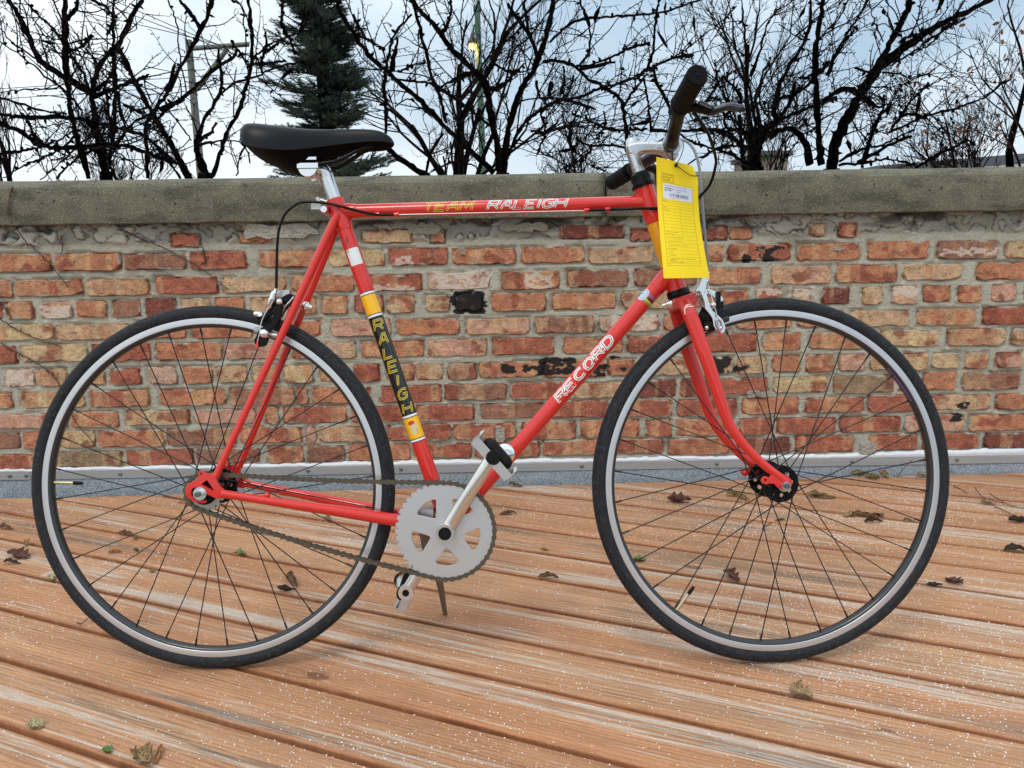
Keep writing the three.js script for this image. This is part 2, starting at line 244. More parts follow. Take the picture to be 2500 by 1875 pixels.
// concrete coping
const concTex = dataTex(1024, 512, (x, y) => {
  const n = fbm(x / 60, y / 60, 5), f = hash2(x, y); let c = mix3([80, 78, 66], [130, 126, 108], n * 0.6 + f * 0.4);
  c = mix3(c, [72, 70, 60], sstep(0.5, 0.7, fbm(x / 130 + 4, y / 40 + 9, 4)) * 0.6);
  const s = hash2(x >> 1, (y >> 1) + 55); if (s > 0.975) c = mix3(c, [206, 198, 168], 0.7); else if (s < 0.025) c = mix3(c, [56, 54, 48], 0.65);
  const pit = tnoise(x / 9, y / 9, 114, 57); if (pit > 0.945) c = mix3(c, [44, 42, 38], 0.75); return c;
});
const concBump = dataTex(1024, 512, (x, y) => { const pit = tnoise(x / 9, y / 9, 114, 57); return clamp(0.55 + 0.25 * tnoise(x / 3, y / 3, 341, 171) + 0.2 * tnoise(x / 14, y / 14, 73, 37) - (pit > 0.93 ? 0.5 : 0)); }, false);
for (const t of [concTex, concBump]) t.repeat.set(1 / 0.9, 1 / 0.45);
const concMat = std(0xffffff, 0.93, { map: concTex, bumpMap: concBump, bumpScale: 0.004 });
{
  const yb = W(1250, 533, 0.035).y, yt = W(1250, 424, 0.035).y + 0.002, xj = W(1479, 480, 0.035).x;
  const prof = []; const P = (z, y) => prof.push([z, y]);
  P(-0.235, yb); P(0.030, yb); P(0.036, yb + 0.004); P(0.035, (yb + yt) / 2); P(0.034, yt - 0.0245); P(0.0285, yt - 0.0225); P(0.0270, yt - 0.0185); P(0.0215, yt - 0.012); P(0.0125, yt - 0.0055); P(0.001, yt - 0.0012); P(-0.016, yt); P(-0.1, yt + 0.003); P(-0.235, yt); P(-0.235, yb);
  const r = rng(77);
  for (const [x0, x1] of [[-WX, xj - 0.003], [xj + 0.003, WX]]) {
    const n = Math.round((x1 - x0) / 0.03), pos = [], idx = [], uv = [], m = prof.length; let d = 0; const acc = prof.map((p, i) => (d += i ? Math.hypot(p[0] - prof[i - 1][0], p[1] - prof[i - 1][1]) : 0));
    for (let i = 0; i <= n; i++) { const x = lerp(x0, x1, i / n); prof.forEach(([z, y], k) => { const w = 0.0022 * (fbm(x * 9 + k, k * 3, 3) - 0.5), lo = k <= 2 ? 0.006 * (fbm(x * 40, 3, 3) - 0.5) : 0; pos.push(x, y + w + lo, z + w * 1.4 + 0.003 * (fbm(x * 30, k * 5.3, 2) - 0.5)); uv.push(x, acc[k]); }); }
    for (let i = 0; i < n; i++) for (let k = 0; k < m - 1; k++) { const a = i * m + k, b = a + m; idx.push(a, b, a + 1, b, b + 1, a + 1); }
    for (const i of [0, n]) { for (let k = 1; k < m - 2; k++) idx.push(...(i ? [i * m, i * m + k + 1, i * m + k] : [0, k, k + 1])); }
    let g = geoOf(pos, idx, uv); part('coping_slab', g, concMat, wall);
  }
}
// sealed flashing at the foot of the wall
const flash = thing('wall_flashing', 'grey metal bar and white sealant holding granular roofing at foot of brick wall', 'flashing', [0, 0, -2.53]);
flash.rotation.y = 0.0075;
{
  const yb = W(1250, 1150, 0.006).y, yt = W(1250, 1131, 0.006).y, ys = W(1250, 1122, 0.004).y, r = rng(8);
  const barTex = dataTex(512, 64, (x, y) => mix3([150, 152, 154], [184, 184, 182], fbm(x / 40, y / 6, 3) * 0.7 + hash2(x, y) * 0.2)); barTex.repeat.set(1, 1);
  const bar = std(0xffffff, 0.55, { map: barTex, metalness: 0.35 });
  for (const [x0, x1] of [[-WX, W(78, 1160).x - 0.001], [W(78, 1160).x + 0.001, 1.35], [1.352, WX]]) { const b = new THREE.BoxGeometry(x1 - x0, yt - yb, 0.004); part('termination_bar', at(b, (x0 + x1) / 2, (yt + yb) / 2, 0.008), bar, flash); }
  const screwMat = std(lin(0.2, 0.2, 0.21), 0.5, { metalness: 0.6 });
  const sg = new THREE.SphereGeometry(0.0068, 12, 6, 0, Math.PI * 2, 0, Math.PI / 2); sg.rotateX(Math.PI / 2); sg.scale(1, 1, 0.55);
  for (const u of [24, 64, 294, 752, 979, 1420, 2080, 2336, 1750, 530, -150, 2610]) { const p = W(u, 1165 - u * 0.0155, 0.01); const s = part('screw', sg, screwMat, flash); s.position.set(p.x, (yt + yb) / 2 + 0.001, 0.0102); }
  { const n = 900, rows = 5, pos = [], idx = []; for (let i = 0; i <= n; i++) { const x = -WX + 2 * WX * i / n, top = ys + 0.010 * (fbm(x * 14, 2, 4) - 0.45) + 0.006 * (fbm(x * 60, 8, 2) - 0.5) + (x > 0.95 ? 0.010 * sstep(0.95, 1.5, x) : 0), low = yt - 0.0015 + 0.003 * (fbm(x * 20, 6, 3) - 0.5); for (let k = 0; k < rows; k++) { const t = k / (rows - 1); pos.push(x, lerp(low, top, t), t === 1 ? 0.001 : 0.0035 + 0.007 * Math.sin(Math.PI * (0.25 + 0.6 * t)) + 0.0022 * (fbm(x * 70, k * 7, 2) - 0.5)); } } for (let i = 0; i < n; i++) for (let k = 0; k < rows - 1; k++) { const a = i * rows + k, b = a + rows; idx.push(a, b, a + 1, b, b + 1, a + 1); } part('sealant_bead', geoOf(pos, idx), std(lin(0.66, 0.69, 0.73), 0.55), flash); }
  const gran = dataTex(512, 256, (x, y) => { const g = hash2(x >> 2, y >> 2) * 0.7 + hash2(x >> 1, y + 31) * 0.3, n = fbm(x / 50, y / 50, 3); return mix3([112, 120, 128], [192, 200, 206], clamp(g * 0.95 + n * 0.3 - 0.12)); }); gran.repeat.set(1 / 0.4, 1 / 0.2);
  { const pos = [], idx = [], uv = [], n = 120; for (let i = 0; i <= n; i++) { const x = -WX + 2 * WX * i / n; [[yb + 0.012, 0.0055], [yb - 0.03, 0.008], [-0.10, 0.012], [-0.13, 0.03]].forEach(([y, z], k) => { pos.push(x, y, z + 0.003 * (fbm(x * 6, k * 4, 2) - 0.5)); uv.push(x, y); }); } for (let i = 0; i < n; i++) for (let k = 0; k < 3; k++) { const a = i * 4 + k, b = a + 4; idx.push(a, a + 1, b, a + 1, b + 1, b); } part('roofing_sheet', geoOf(pos, idx, uv), std(0xffffff, 0.95, { map: gran, bumpMap: gritBump, bumpScale: 0.002, side: THREE.DoubleSide }), flash); }
}
// dry creeper stems on the wall
{
  const vineMat = std(lin(0.09, 0.045, 0.035), 0.9), r = rng(303);
  const runs = [[[30, 540], [60, 585], [116, 638], [166, 700]], [[290, 560], [386, 600], [455, 634], [502, 666], [556, 704]], [[0, 731], [27, 777]], [[0, 781], [39, 804], [96, 828], [154, 847]], [[0, 836], [58, 870], [116, 905], [143, 940], [176, 1012], [226, 1080]], [[30, 455], [22, 480], [20, 528]], [[494, 605], [505, 645]], [[152, 575], [152, 612]]];
  const vn = thing('creeper', 'thin leafless reddish creeper stems clinging to the brick wall and coping', 'creeper', [0, 0, -2.53]); vn.rotation.y = 0.0075;
  for (const run of runs) {
    const zz = run[0][1] < 540 && run[2]?.[1] < 540 ? 0.042 : 0.011, pts = curve(run.map(([u, v]) => W(u, v, zz).add(V((r() - 0.5) * 0.006, (r() - 0.5) * 0.006, 0))), 26).map((p) => p.add(V((r() - 0.5) * 0.004, (r() - 0.5) * 0.004, 0))), list = [sweep(pts, (i, t) => 0.0021 - 0.0009 * t, { sides: 5 })];
    for (let k = 2; k < pts.length; k += 2) for (let q = 0; q < 2; q++) if (r() < 0.6) { const a = r() * 6.28, l = 0.006 + 0.012 * r(); list.push(rod(pts[k], pts[k].clone().add(V(Math.cos(a) * l, Math.sin(a) * l, -0.003)), 0.0012, 0.0006, 4)); }
    part('stem', join(list), vineMat, vn);
  }
}
// ---------------------------------------------------------------- ground, flat roof, plank deck
{
  const g = new THREE.CircleGeometry(400, 64); g.rotateX(-Math.PI / 2);
  const gt = dataTex(256, 256, (x, y) => mix3([70, 68, 52], [104, 96, 74], fbm(x / 20, y / 20, 4))); gt.repeat.set(160, 160);
  const ground = part('ground', at(g, 0, -0.6, 0), std(0xffffff, 1, { map: gt }), scene); tag(ground, 'brown winter ground beyond the wall', 'ground', null, 'structure');
  const rf = new THREE.BoxGeometry(6, 0.46, 4.3); const roof = part('roof', at(rf, 0, -0.365, -0.37), std(lin(0.12, 0.12, 0.125), 0.95), scene); tag(roof, 'dark flat roof under the plank deck', 'roof', null, 'structure');
}
const deck = new THREE.Group(); deck.name = 'deck'; tag(deck, 'deck of worn orange stained wooden boards with gaps', 'deck', null, 'structure'); scene.add(deck);
const BA = THREE.MathUtils.degToRad(23.2), BE = V(Math.cos(BA), 0, Math.sin(BA)), BN = V(-Math.sin(BA), 0, Math.cos(BA)), PITCHB = 0.1437, OFF0 = -0.9196;
const TEXL = 4.2, ROWS = 14;
const woodRow = (k) => ((k % ROWS) + ROWS) % ROWS;
// wood: tex row for each board, s along the board (metres), t across (0..1)
const woodTex = (bump) => {
  const Wd = 2048, Hd = 2044, rh = Hd / ROWS; const rr = rng(909), knots = [];
  for (let k = 0; k < ROWS; k++) { const list = []; const n = Math.floor(rr() * 2.2); for (let i = 0; i < n; i++) list.push([rr() * TEXL, 0.15 + 0.7 * rr(), 0.005 + 0.007 * rr(), 0.4 + rr()]); knots.push(list); }
  return dataTex(Wd, Hd, (px, py) => {
    const k = Math.min(ROWS - 1, Math.floor(py / rh)), t = (py - k * rh) / rh, s = px / Wd * TEXL, sd = k * 37.7, y = t * 0.14;
    let yy = y + 0.012 * (fbm(s * 1.1 + sd, y * 6 + sd, 3) - 0.5);
    let kn = 0; for (const [ks, kt, kr] of knots[k]) { const dx = (s - ks) / (kr * 2.4), dy = (y - kt * 0.14) / kr, d = Math.hypot(dx, dy); if (d < 3.2) { yy += Math.sign(dy || 1) * 0.010 * Math.exp(-d * d * 0.5); kn = Math.max(kn, sstep(1.15, 0.75, d)); } }
    const ring = 0.5 + 0.5 * Math.sin((yy * (70 + 50 * hash2(k, 3)) + 3.5 * fbm(s * 0.6 + sd, yy * 12, 3)) * 6.283);
    const fib = fbm(s * 9 + sd, yy * 900, 3), fib2 = fbm(s * 34, yy * 2200 + sd, 2), blotch = fbm(s * 2.2 + sd, y * 30 + sd, 4), wide = fbm(s * 0.7 + sd * 1.7, y * 9, 3);
    const e = Math.min(t, 1 - t) - 0.05 * (fbm(s * 4 + sd, t * 3, 3) - 0.5), rub = sstep(0.0, 0.10, e);   // stain worn off the flat; kept on rounded edges and deepened to suggest seam shade
    const worn = rub * sstep(0.545, 0.66, 0.58 * fbm(s * 1.15 + sd * 2, y * 20 + sd, 4) + 0.42 * fbm(s * 7 + 9, yy * 260 + sd, 3) + 0.05 * (hash2(k, 8) - 0.3) + 0.06 * (wide - 0.5));
    if (bump) return clamp(0.55 + 0.22 * (fib - 0.5) + 0.18 * (fib2 - 0.5) - 0.10 * ring * fib - 0.12 * kn + 0.1 * worn * (fib2 - 0.5));
    const tone = hash2(k, 5), base = mix3([176, 126, 90], [186, 150, 116], 0.65 * tone + 0.6 * (wide - 0.4));
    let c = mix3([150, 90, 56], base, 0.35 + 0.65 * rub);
    c = c.map((q) => q * (0.86 + 0.28 * blotch));
    c = mix3(c, [124, 76, 48], 0.34 * ring * ring * ring * (0.4 + fib) + 0.42 * sstep(0.54, 0.74, fib));
    c = mix3(c, [212, 166, 124], 0.28 * sstep(0.5, 0.8, fib2));
    c = mix3(c, mix3([168, 158, 148], [216, 212, 206], fib2), worn * (0.32 + 0.75 * fib));
    c = mix3(c, [100, 90, 82], rub * sstep(0.60, 0.74, 0.7 * fbm(s * 1.2 + sd * 3 + 50, y * 22 + sd, 4) + 0.3 * fib) * 0.75 * (0.35 + fib));
    c = mix3(c, [104, 64, 44], kn * 0.7);
    return c.map((q) => q * (0.93 + 0.14 * hash2(px, py)));
  }, !bump);
};
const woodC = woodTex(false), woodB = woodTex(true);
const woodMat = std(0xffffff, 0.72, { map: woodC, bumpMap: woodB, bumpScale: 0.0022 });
const endMat = woodMat;
{
  const r = rng(42), prof = [[-0.5, -0.038], [-0.5, -0.0045], [-0.496, -0.0024], [-0.486, -0.0008], [-0.466, 0]]; for (let k = 1; k < 8; k++) prof.push([-0.466 + 0.932 * k / 8, 0]); prof.push([0.466, 0], [0.486, -0.0008], [0.496, -0.0024], [0.5, -0.0045], [0.5, -0.038]);
  for (let k = -17; k <= 20; k++) {
    const off = OFF0 - k * PITCHB - PITCHB / 2, w = PITCHB - 0.0105 - 0.0030 * r(), drop = -0.0012 * r();
    const P = (s, c) => BE.clone().multiplyScalar(s).addScaledVector(BN, off + c * w);
    // along the board from the wall line (or the left edge) to the right or front edge
    const sAt = (c) => { const q = off + c * w; let lo = (-2.9 - BN.x * q) / BE.x; // x = -2.9
      const zl = (x) => -2.4577 - 0.0339 * x; let sw = lo; for (let it = 0; it < 4; it++) sw = (zl(BE.x * sw + BN.x * q) - BN.z * q) / BE.z; return Math.max(lo, sw + (k % 2 ? 0.004 : -0.003)); };
    const eAt = (c) => { const q = off + c * w; return Math.min((2.9 - BN.x * q) / BE.x, (1.1 - BN.z * q) / BE.z); };
    if (eAt(0) - sAt(0) < 0.05) continue;
    const n = 24, pos = [], idx = [], uv = [], m = prof.length, row = woodRow(k + 9), u0 = 0.5 - (0.2 + off * -0.1) / TEXL;
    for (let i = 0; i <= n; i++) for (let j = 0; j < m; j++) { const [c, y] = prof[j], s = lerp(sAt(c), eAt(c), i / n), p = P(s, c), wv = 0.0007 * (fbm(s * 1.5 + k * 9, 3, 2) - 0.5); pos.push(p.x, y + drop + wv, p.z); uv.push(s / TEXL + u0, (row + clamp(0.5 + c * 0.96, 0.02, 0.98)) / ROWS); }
    for (let i = 0; i < n; i++) for (let j = 0; j < m - 1; j++) { const a = i * m + j, b = a + m; idx.push(a, a + 1, b, a + 1, b + 1, b); }
    const q = pos.length / 3; for (const i of [0, n]) { const st = pos.length / 3; for (let j = 0; j < m; j++) { const o = (i * m + j) * 3; pos.push(pos[o], pos[o + 1], pos[o + 2]); uv.push(uv[(i * m + j) * 2] + prof[j][1] * 0.5, uv[(i * m + j) * 2 + 1]); } for (let j = 1; j < m - 1; j++) idx.push(...(i ? [st, st + j, st + j + 1] : [st, st + j + 1, st + j])); }
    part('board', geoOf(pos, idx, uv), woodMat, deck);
  }
  for (const x of [-2.6, -2.1, -1.6, -1.1, -0.6, -0.1, 0.4, 0.9, 1.4, 1.9, 2.4]) part('joist', at(new THREE.BoxGeometry(0.04, 0.09, 3.3), x, -0.0865, -0.75), std(lin(0.16, 0.10, 0.06), 0.9), deck);
}
// ---------------------------------------------------------------- beyond the wall: bare trees, spruce, poles, buildings
class Bark { // collects tapering tubes into one mesh
  constructor() { this.p = []; this.i = []; this.n = []; }
  tube(pts, rads, sides) {
    const base = this.p.length / 3, T = V(0, 0), N = V(0.3, 0.2, 0.9), B = V(0, 0), n = pts.length;
    for (let i = 0; i < n; i++) {
      T.subVectors(pts[Math.min(n - 1, i + 1)], pts[Math.max(0, i - 1)]).normalize(); N.addScaledVector(T, -N.dot(T)); if (N.lengthSq() < 1e-6) N.set(-T.y, T.x, 0.1); N.normalize(); B.crossVectors(T, N);
      for (let k = 0; k < sides; k++) { const a = k / sides * 6.2832, c = Math.cos(a), s = Math.sin(a), x = N.x * c + B.x * s, y = N.y * c + B.y * s, z = N.z * c + B.z * s, r = rads[i] * (sides > 5 ? 0.82 + 0.36 * hash2(i * 7 + k * 3 + base, base) : 1); this.p.push(pts[i].x + x * r, pts[i].y + y * r, pts[i].z + z * r); this.n.push(x, y, z); }
    }
    for (let i = 0; i < n - 1; i++) for (let k = 0; k < sides; k++) { const a = base + i * sides + k, b = base + i * sides + (k + 1) % sides; this.i.push(a, a + sides, b, b, a + sides, b + sides); }
  }
  geo() { const g = new THREE.BufferGeometry(); g.setAttribute('position', new THREE.Float32BufferAttribute(this.p, 3)); g.setAttribute('normal', new THREE.Float32BufferAttribute(this.n, 3)); g.setIndex(this.i); return g; }
}
const barkMat = std(lin(0.11, 0.088, 0.076), 0.9), twigMat = std(lin(0.10, 0.076, 0.070), 0.85), farMat = std(lin(0.11, 0.088, 0.076), 0.9), knotMat = std(lin(0.03, 0.026, 0.025), 1);
const rndDir = (r) => { const z = r() * 2 - 1, a = r() * 6.2832, q = Math.sqrt(1 - z * z); return V(q * Math.cos(a), z, q * Math.sin(a)); };
function growTwig(out, knots, r, p0, dir, len, rad, level) {
  const step = 0.028, n = Math.max(3, Math.round(len / step)), pts = [p0.clone()], rads = [rad]; const d = dir.clone(), p = p0.clone();
  const knot = level < 2 && r() < 0.07 ? Math.floor(n * (0.2 + 0.6 * r())) : -9, kl = 2 + Math.floor(r() * 5);
  for (let i = 1; i <= n; i++) {
    d.addScaledVector(rndDir(r), 0.20).addScaledVector(V(0, 1, 0), 0.02).normalize(); p.addScaledVector(d, step); pts.push(p.clone());
    rads.push(lerp(rad, rad * 0.45, i / n));
    const side = () => { const q = rndDir(r); q.addScaledVector(d, -q.dot(d)).normalize(); return q; };
    if (r() < 0.62) { const q = side().addScaledVector(d, 0.5).normalize(), l = 0.008 + 0.022 * r(), e = p.clone().addScaledVector(q, l); out.tube([p, e], [Math.max(0.0016, rad * 0.55), 0.0018], 3); if (r() < 0.3) out.tube([e, e.clone().addScaledVector(side(), 0.010)], [0.0026, 0.0016], 3); }
    if (level < 2 && i > 2 && r() < (level === 0 ? 0.16 : 0.07)) growTwig(out, knots, r, p, d.clone().multiplyScalar(0.75).add(side()).normalize(), len * (0.25 + 0.4 * r()), rad * 0.68, level + 1);
  }
  out.tube(pts, rads, 4);
  if (knot > 0 && knot + kl < n) { const kp = pts.slice(knot, knot + kl + 1); knots.tube(kp, kp.map((_, i) => (i === 0 || i === kl ? rad * 1.1 : 0.006 + 0.006 * r())), 6); }
}
// limbs are [pixel path..., width at start, width at end]; every limb lies at its tree's distance with its own drift in depth
function orchardTree(name, label, depth, limbs, seed, twigginess, base) {
  const r = rng(seed), foot = atDepth(base[0], base[1], depth), t = thing(name, label, 'tree', [foot.x, -0.6, foot.z], 'bare fruit trees behind the wall'), o = t.position, twigs = new Bark(), knots = new Bark();
  { const k = new Bark(), top = atDepth(base[0], base[1] - 6, depth).sub(o), w = base[2] / FOCAL * depth / 2; k.tube(curve([V(0, -0.05, 0), V(0.02, 0.5, 0.02), top.clone().add(V(0, -0.3, 0)), top], 14), Array.from({ length: 15 }, (_, i) => w * (1.5 - 0.5 * i / 14)), 9); part('trunk', k.geo(), barkMat, t); }
  for (const [path, w0, w1, lump = 0.3, dz = 0.35] of limbs) {
    const z0 = (r() - 0.5) * dz, z1 = z0 + (r() - 0.5) * dz * 2; let pts = path.map(([u, v], i) => atDepth(u, v, depth + lerp(z0, z1, path.length > 1 ? i / (path.length - 1) : 0)).sub(o));
    const len = pts.reduce((s, p, i) => s + (i ? p.distanceTo(pts[i - 1]) : 0), 0), n = Math.max(6, Math.round(len / 0.022)); pts = curve(pts, n); const px = depth / FOCAL / 2, jit = 0.009;
    for (const p of pts) p.add(V((r() - 0.5) * jit, (r() - 0.5) * jit, (r() - 0.5) * jit));
    const ph = r() * 99, rads = pts.map((_, i) => { const b = lerp(w0, w1, i / n) * px; return b * 0.82 * (0.8 + 0.4 * noise(i * 0.6 + ph, 3)) + lump * 0.007 * Math.max(0, fbm(i * 0.2 + ph, 7, 2) - 0.54) * 4; });
    const k = new Bark(); k.tube(pts, rads, 7); part('limb', k.geo(), barkMat, t);
    for (let i = 2; i < n; i++) {
      const d = pts[i].clone().sub(pts[i - 1]).normalize(), q = rndDir(r); q.addScaledVector(d, -q.dot(d)).normalize();
      if (r() < 0.36 * lump + 0.16) { const e = pts[i].clone().addScaledVector(q, rads[i] + 0.012 + 0.012 * r()); knots.tube([pts[i], e.clone().lerp(pts[i], 0.4), e], [0.006, 0.005 + 0.005 * r(), 0.002], 5); }
      if (r() < 0.15 * twigginess) { const L = 0.10 + 0.42 * r() * r() + 0.1 * r(); growTwig(twigs, knots, r, pts[i], d.multiplyScalar(0.5 + 0.4 * r()).add(q).addScaledVector(V(0, 1, 0), 0.25).normalize(), L, Math.min(0.0050, 0.0027 + rads[i] * 0.12), 0); }
    }
  }
  tag(part('twigs', twigs.geo(), twigMat, t), null, null, null, 'stuff');
  if (knots.p.length) tag(part('bark_knots', knots.geo(), knotMat, t), null, null, null, 'stuff');
  return t;
}
const SC = 2.164, sh = (off, list) => list.map(([p, ...k]) => [p.map(([x, y]) => [off + x / SC, y / SC]), ...k.map((q, i) => (i < 2 ? q / SC : q))]);
orchardTree('fruit_tree', 'dark bare gnarled fruit tree in front of the wooden utility pole, left of the spruce', 4.3, [
  ...sh(0, [
    [[[565, 950], [530, 800], [500, 620], [482, 490]], 46, 34, 0.5], [[[475, 490], [380, 430], [280, 370], [200, 300], [150, 190], [100, 80], [50, 0], [30, -60]], 40, 26, 0.35], [[[487, 490], [500, 410], [560, 300], [620, 240], [690, 100], [750, 0], [790, -60]], 32, 20, 0.45],
    [[[487, 500], [540, 450], [600, 390]], 26, 12, 0.7], [[[495, 510], [620, 460], [720, 425], [790, 395]], 24, 9, 0.4], [[[470, 945], [400, 700], [370, 550], [355, 400], [345, 200], [340, -20]], 32, 24, 0.5], [[[355, 105], [400, 40], [418, -20]], 24, 16, 0.2],
    [[[350, 260], [280, 150], [200, 80], [130, 0]], 16, 8, 0.5], [[[600, 760], [605, 560], [605, 400], [600, 240], [600, 100], [600, -10]], 22, 12, 0.6], [[[780, 940], [775, 800], [770, 680], [790, 630], [850, 540], [900, 470], [965, 330], [1052, 180], [1110, 40], [1125, -20]], 24, 26, 0.4],
    [[[0, 600], [130, 620], [350, 620], [500, 650], [640, 680], [760, 720], [850, 790], [930, 870]], 22, 16, 0.35], [[[-20, 645], [100, 690], [200, 760], [320, 780], [480, 770], [640, 770], [760, 800], [909, 860]], 28, 20, 0.6], [[[0, 815], [140, 790], [260, 760], [380, 700]], 18, 10, 0.2], [[[0, 520], [120, 550], [250, 590], [350, 600]], 16, 14, 0.5],
    [[[140, 640], [200, 740], [240, 770]], 20, 12, 0.9], [[[620, 480], [640, 600], [660, 690], [620, 760]], 18, 12, 0.8], [[[430, 580], [380, 520], [320, 460], [240, 400], [120, 300], [0, 220]], 14, 6, 0.15], [[[470, 470], [430, 370], [370, 290]], 18, 18, 0.9], [[[360, 280], [440, 240], [480, 190]], 14, 16, 0.8],
    [[[570, 190], [600, 100], [560, 40], [470, -10]], 18, 8, 0.8], [[[0, 140], [60, 220], [160, 290], [260, 360]], 6, 12, 0.1], [[[0, 490], [150, 470], [300, 470]], 7, 8, 0.1], [[[560, 930], [600, 800], [690, 660], [800, 600]], 12, 16, 0.6], [[[460, 640], [520, 720], [640, 820], [760, 900]], 12, 8, 0.4],
    [[[20, 940], [160, 860], [300, 800], [420, 690]], 8, 12, 0.3], [[[300, 940], [380, 860], [480, 800], [600, 790]], 12, 12, 0.3], [[[560, 930], [585, 800], [575, 600], [560, 480]], 20, 10, 0.7], [[[215, 950], [330, 850], [450, 740], [560, 700]], 9, 8, 0.3], [[[650, 550], [720, 585], [760, 610]], 14, 7, 0.8],
  ]),
], 101, 1.55, [258, 425, 26]);
orchardTree('fruit_tree', 'dark bare fruit tree forking low beside the saddle, just in front of the pole foot', 4.6, [
  ...sh(0, [[[[995, 945], [900, 760], [830, 640], [760, 520], [700, 400], [640, 280], [620, 245]], 32, 22, 0.35], [[[820, 640], [900, 560], [990, 500]], 22, 14, 0.6]]),
  ...sh(380, [
    [[[270, 940], [225, 820], [215, 745]], 46, 30, 0.7], [[[215, 760], [250, 650], [340, 490], [345, 400], [330, 250]], 26, 10, 0.3], [[[340, 490], [420, 440], [540, 400], [660, 350], [780, 325], [909, 320]], 16, 6, 0.25], [[[305, 935], [370, 720], [440, 580], [490, 420], [510, 300], [500, 100], [490, -20]], 24, 20, 0.35],
    [[[510, 310], [600, 240], [700, 190], [820, 155], [900, 120]], 12, 6, 0.3], [[[20, 580], [160, 510], [280, 390], [400, 310], [430, 270]], 24, 16, 0.6], [[[130, 0], [190, 80], [240, 150]], 20, 18, 0.6], [[[790, 40], [782, 95], [765, 160]], 10, 18, 0.9], [[[672, 0], [668, 60], [664, 125]], 14, 16, 0.6], [[[664, 125], [690, 180], [715, 215], [740, 285]], 16, 10, 0.8],
    [[[580, 170], [585, 230], [565, 300], [560, 380]], 12, 14, 0.8], [[[400, 215], [430, 260], [480, 330], [500, 360]], 16, 12, 0.9], [[[215, 750], [290, 700], [315, 650]], 16, 16, 0.8], [[[220, 770], [290, 750], [380, 740], [470, 770], [495, 860]], 12, 8, 0.5], [[[190, 940], [100, 790], [0, 630]], 18, 16, 0.5], [[[130, 940], [60, 840], [0, 790]], 14, 12, 0.3], [[[520, 340], [620, 330], [690, 320]], 8, 8, 0.7],
    [[[540, 405], [600, 460], [660, 510]], 8, 5, 0.3], [[[480, 320], [470, 170], [455, 40], [400, 0]], 7, 9, 0.4], [[[430, 930], [440, 830], [480, 760]], 8, 7, 0.5], [[[50, 550], [120, 650], [190, 740]], 9, 9, 0.2], [[[60, 0], [110, 120], [130, 300], [160, 480]], 9, 9, 0.05, 0.2],
  ]),
], 202, 0.9, [500, 428, 32]);
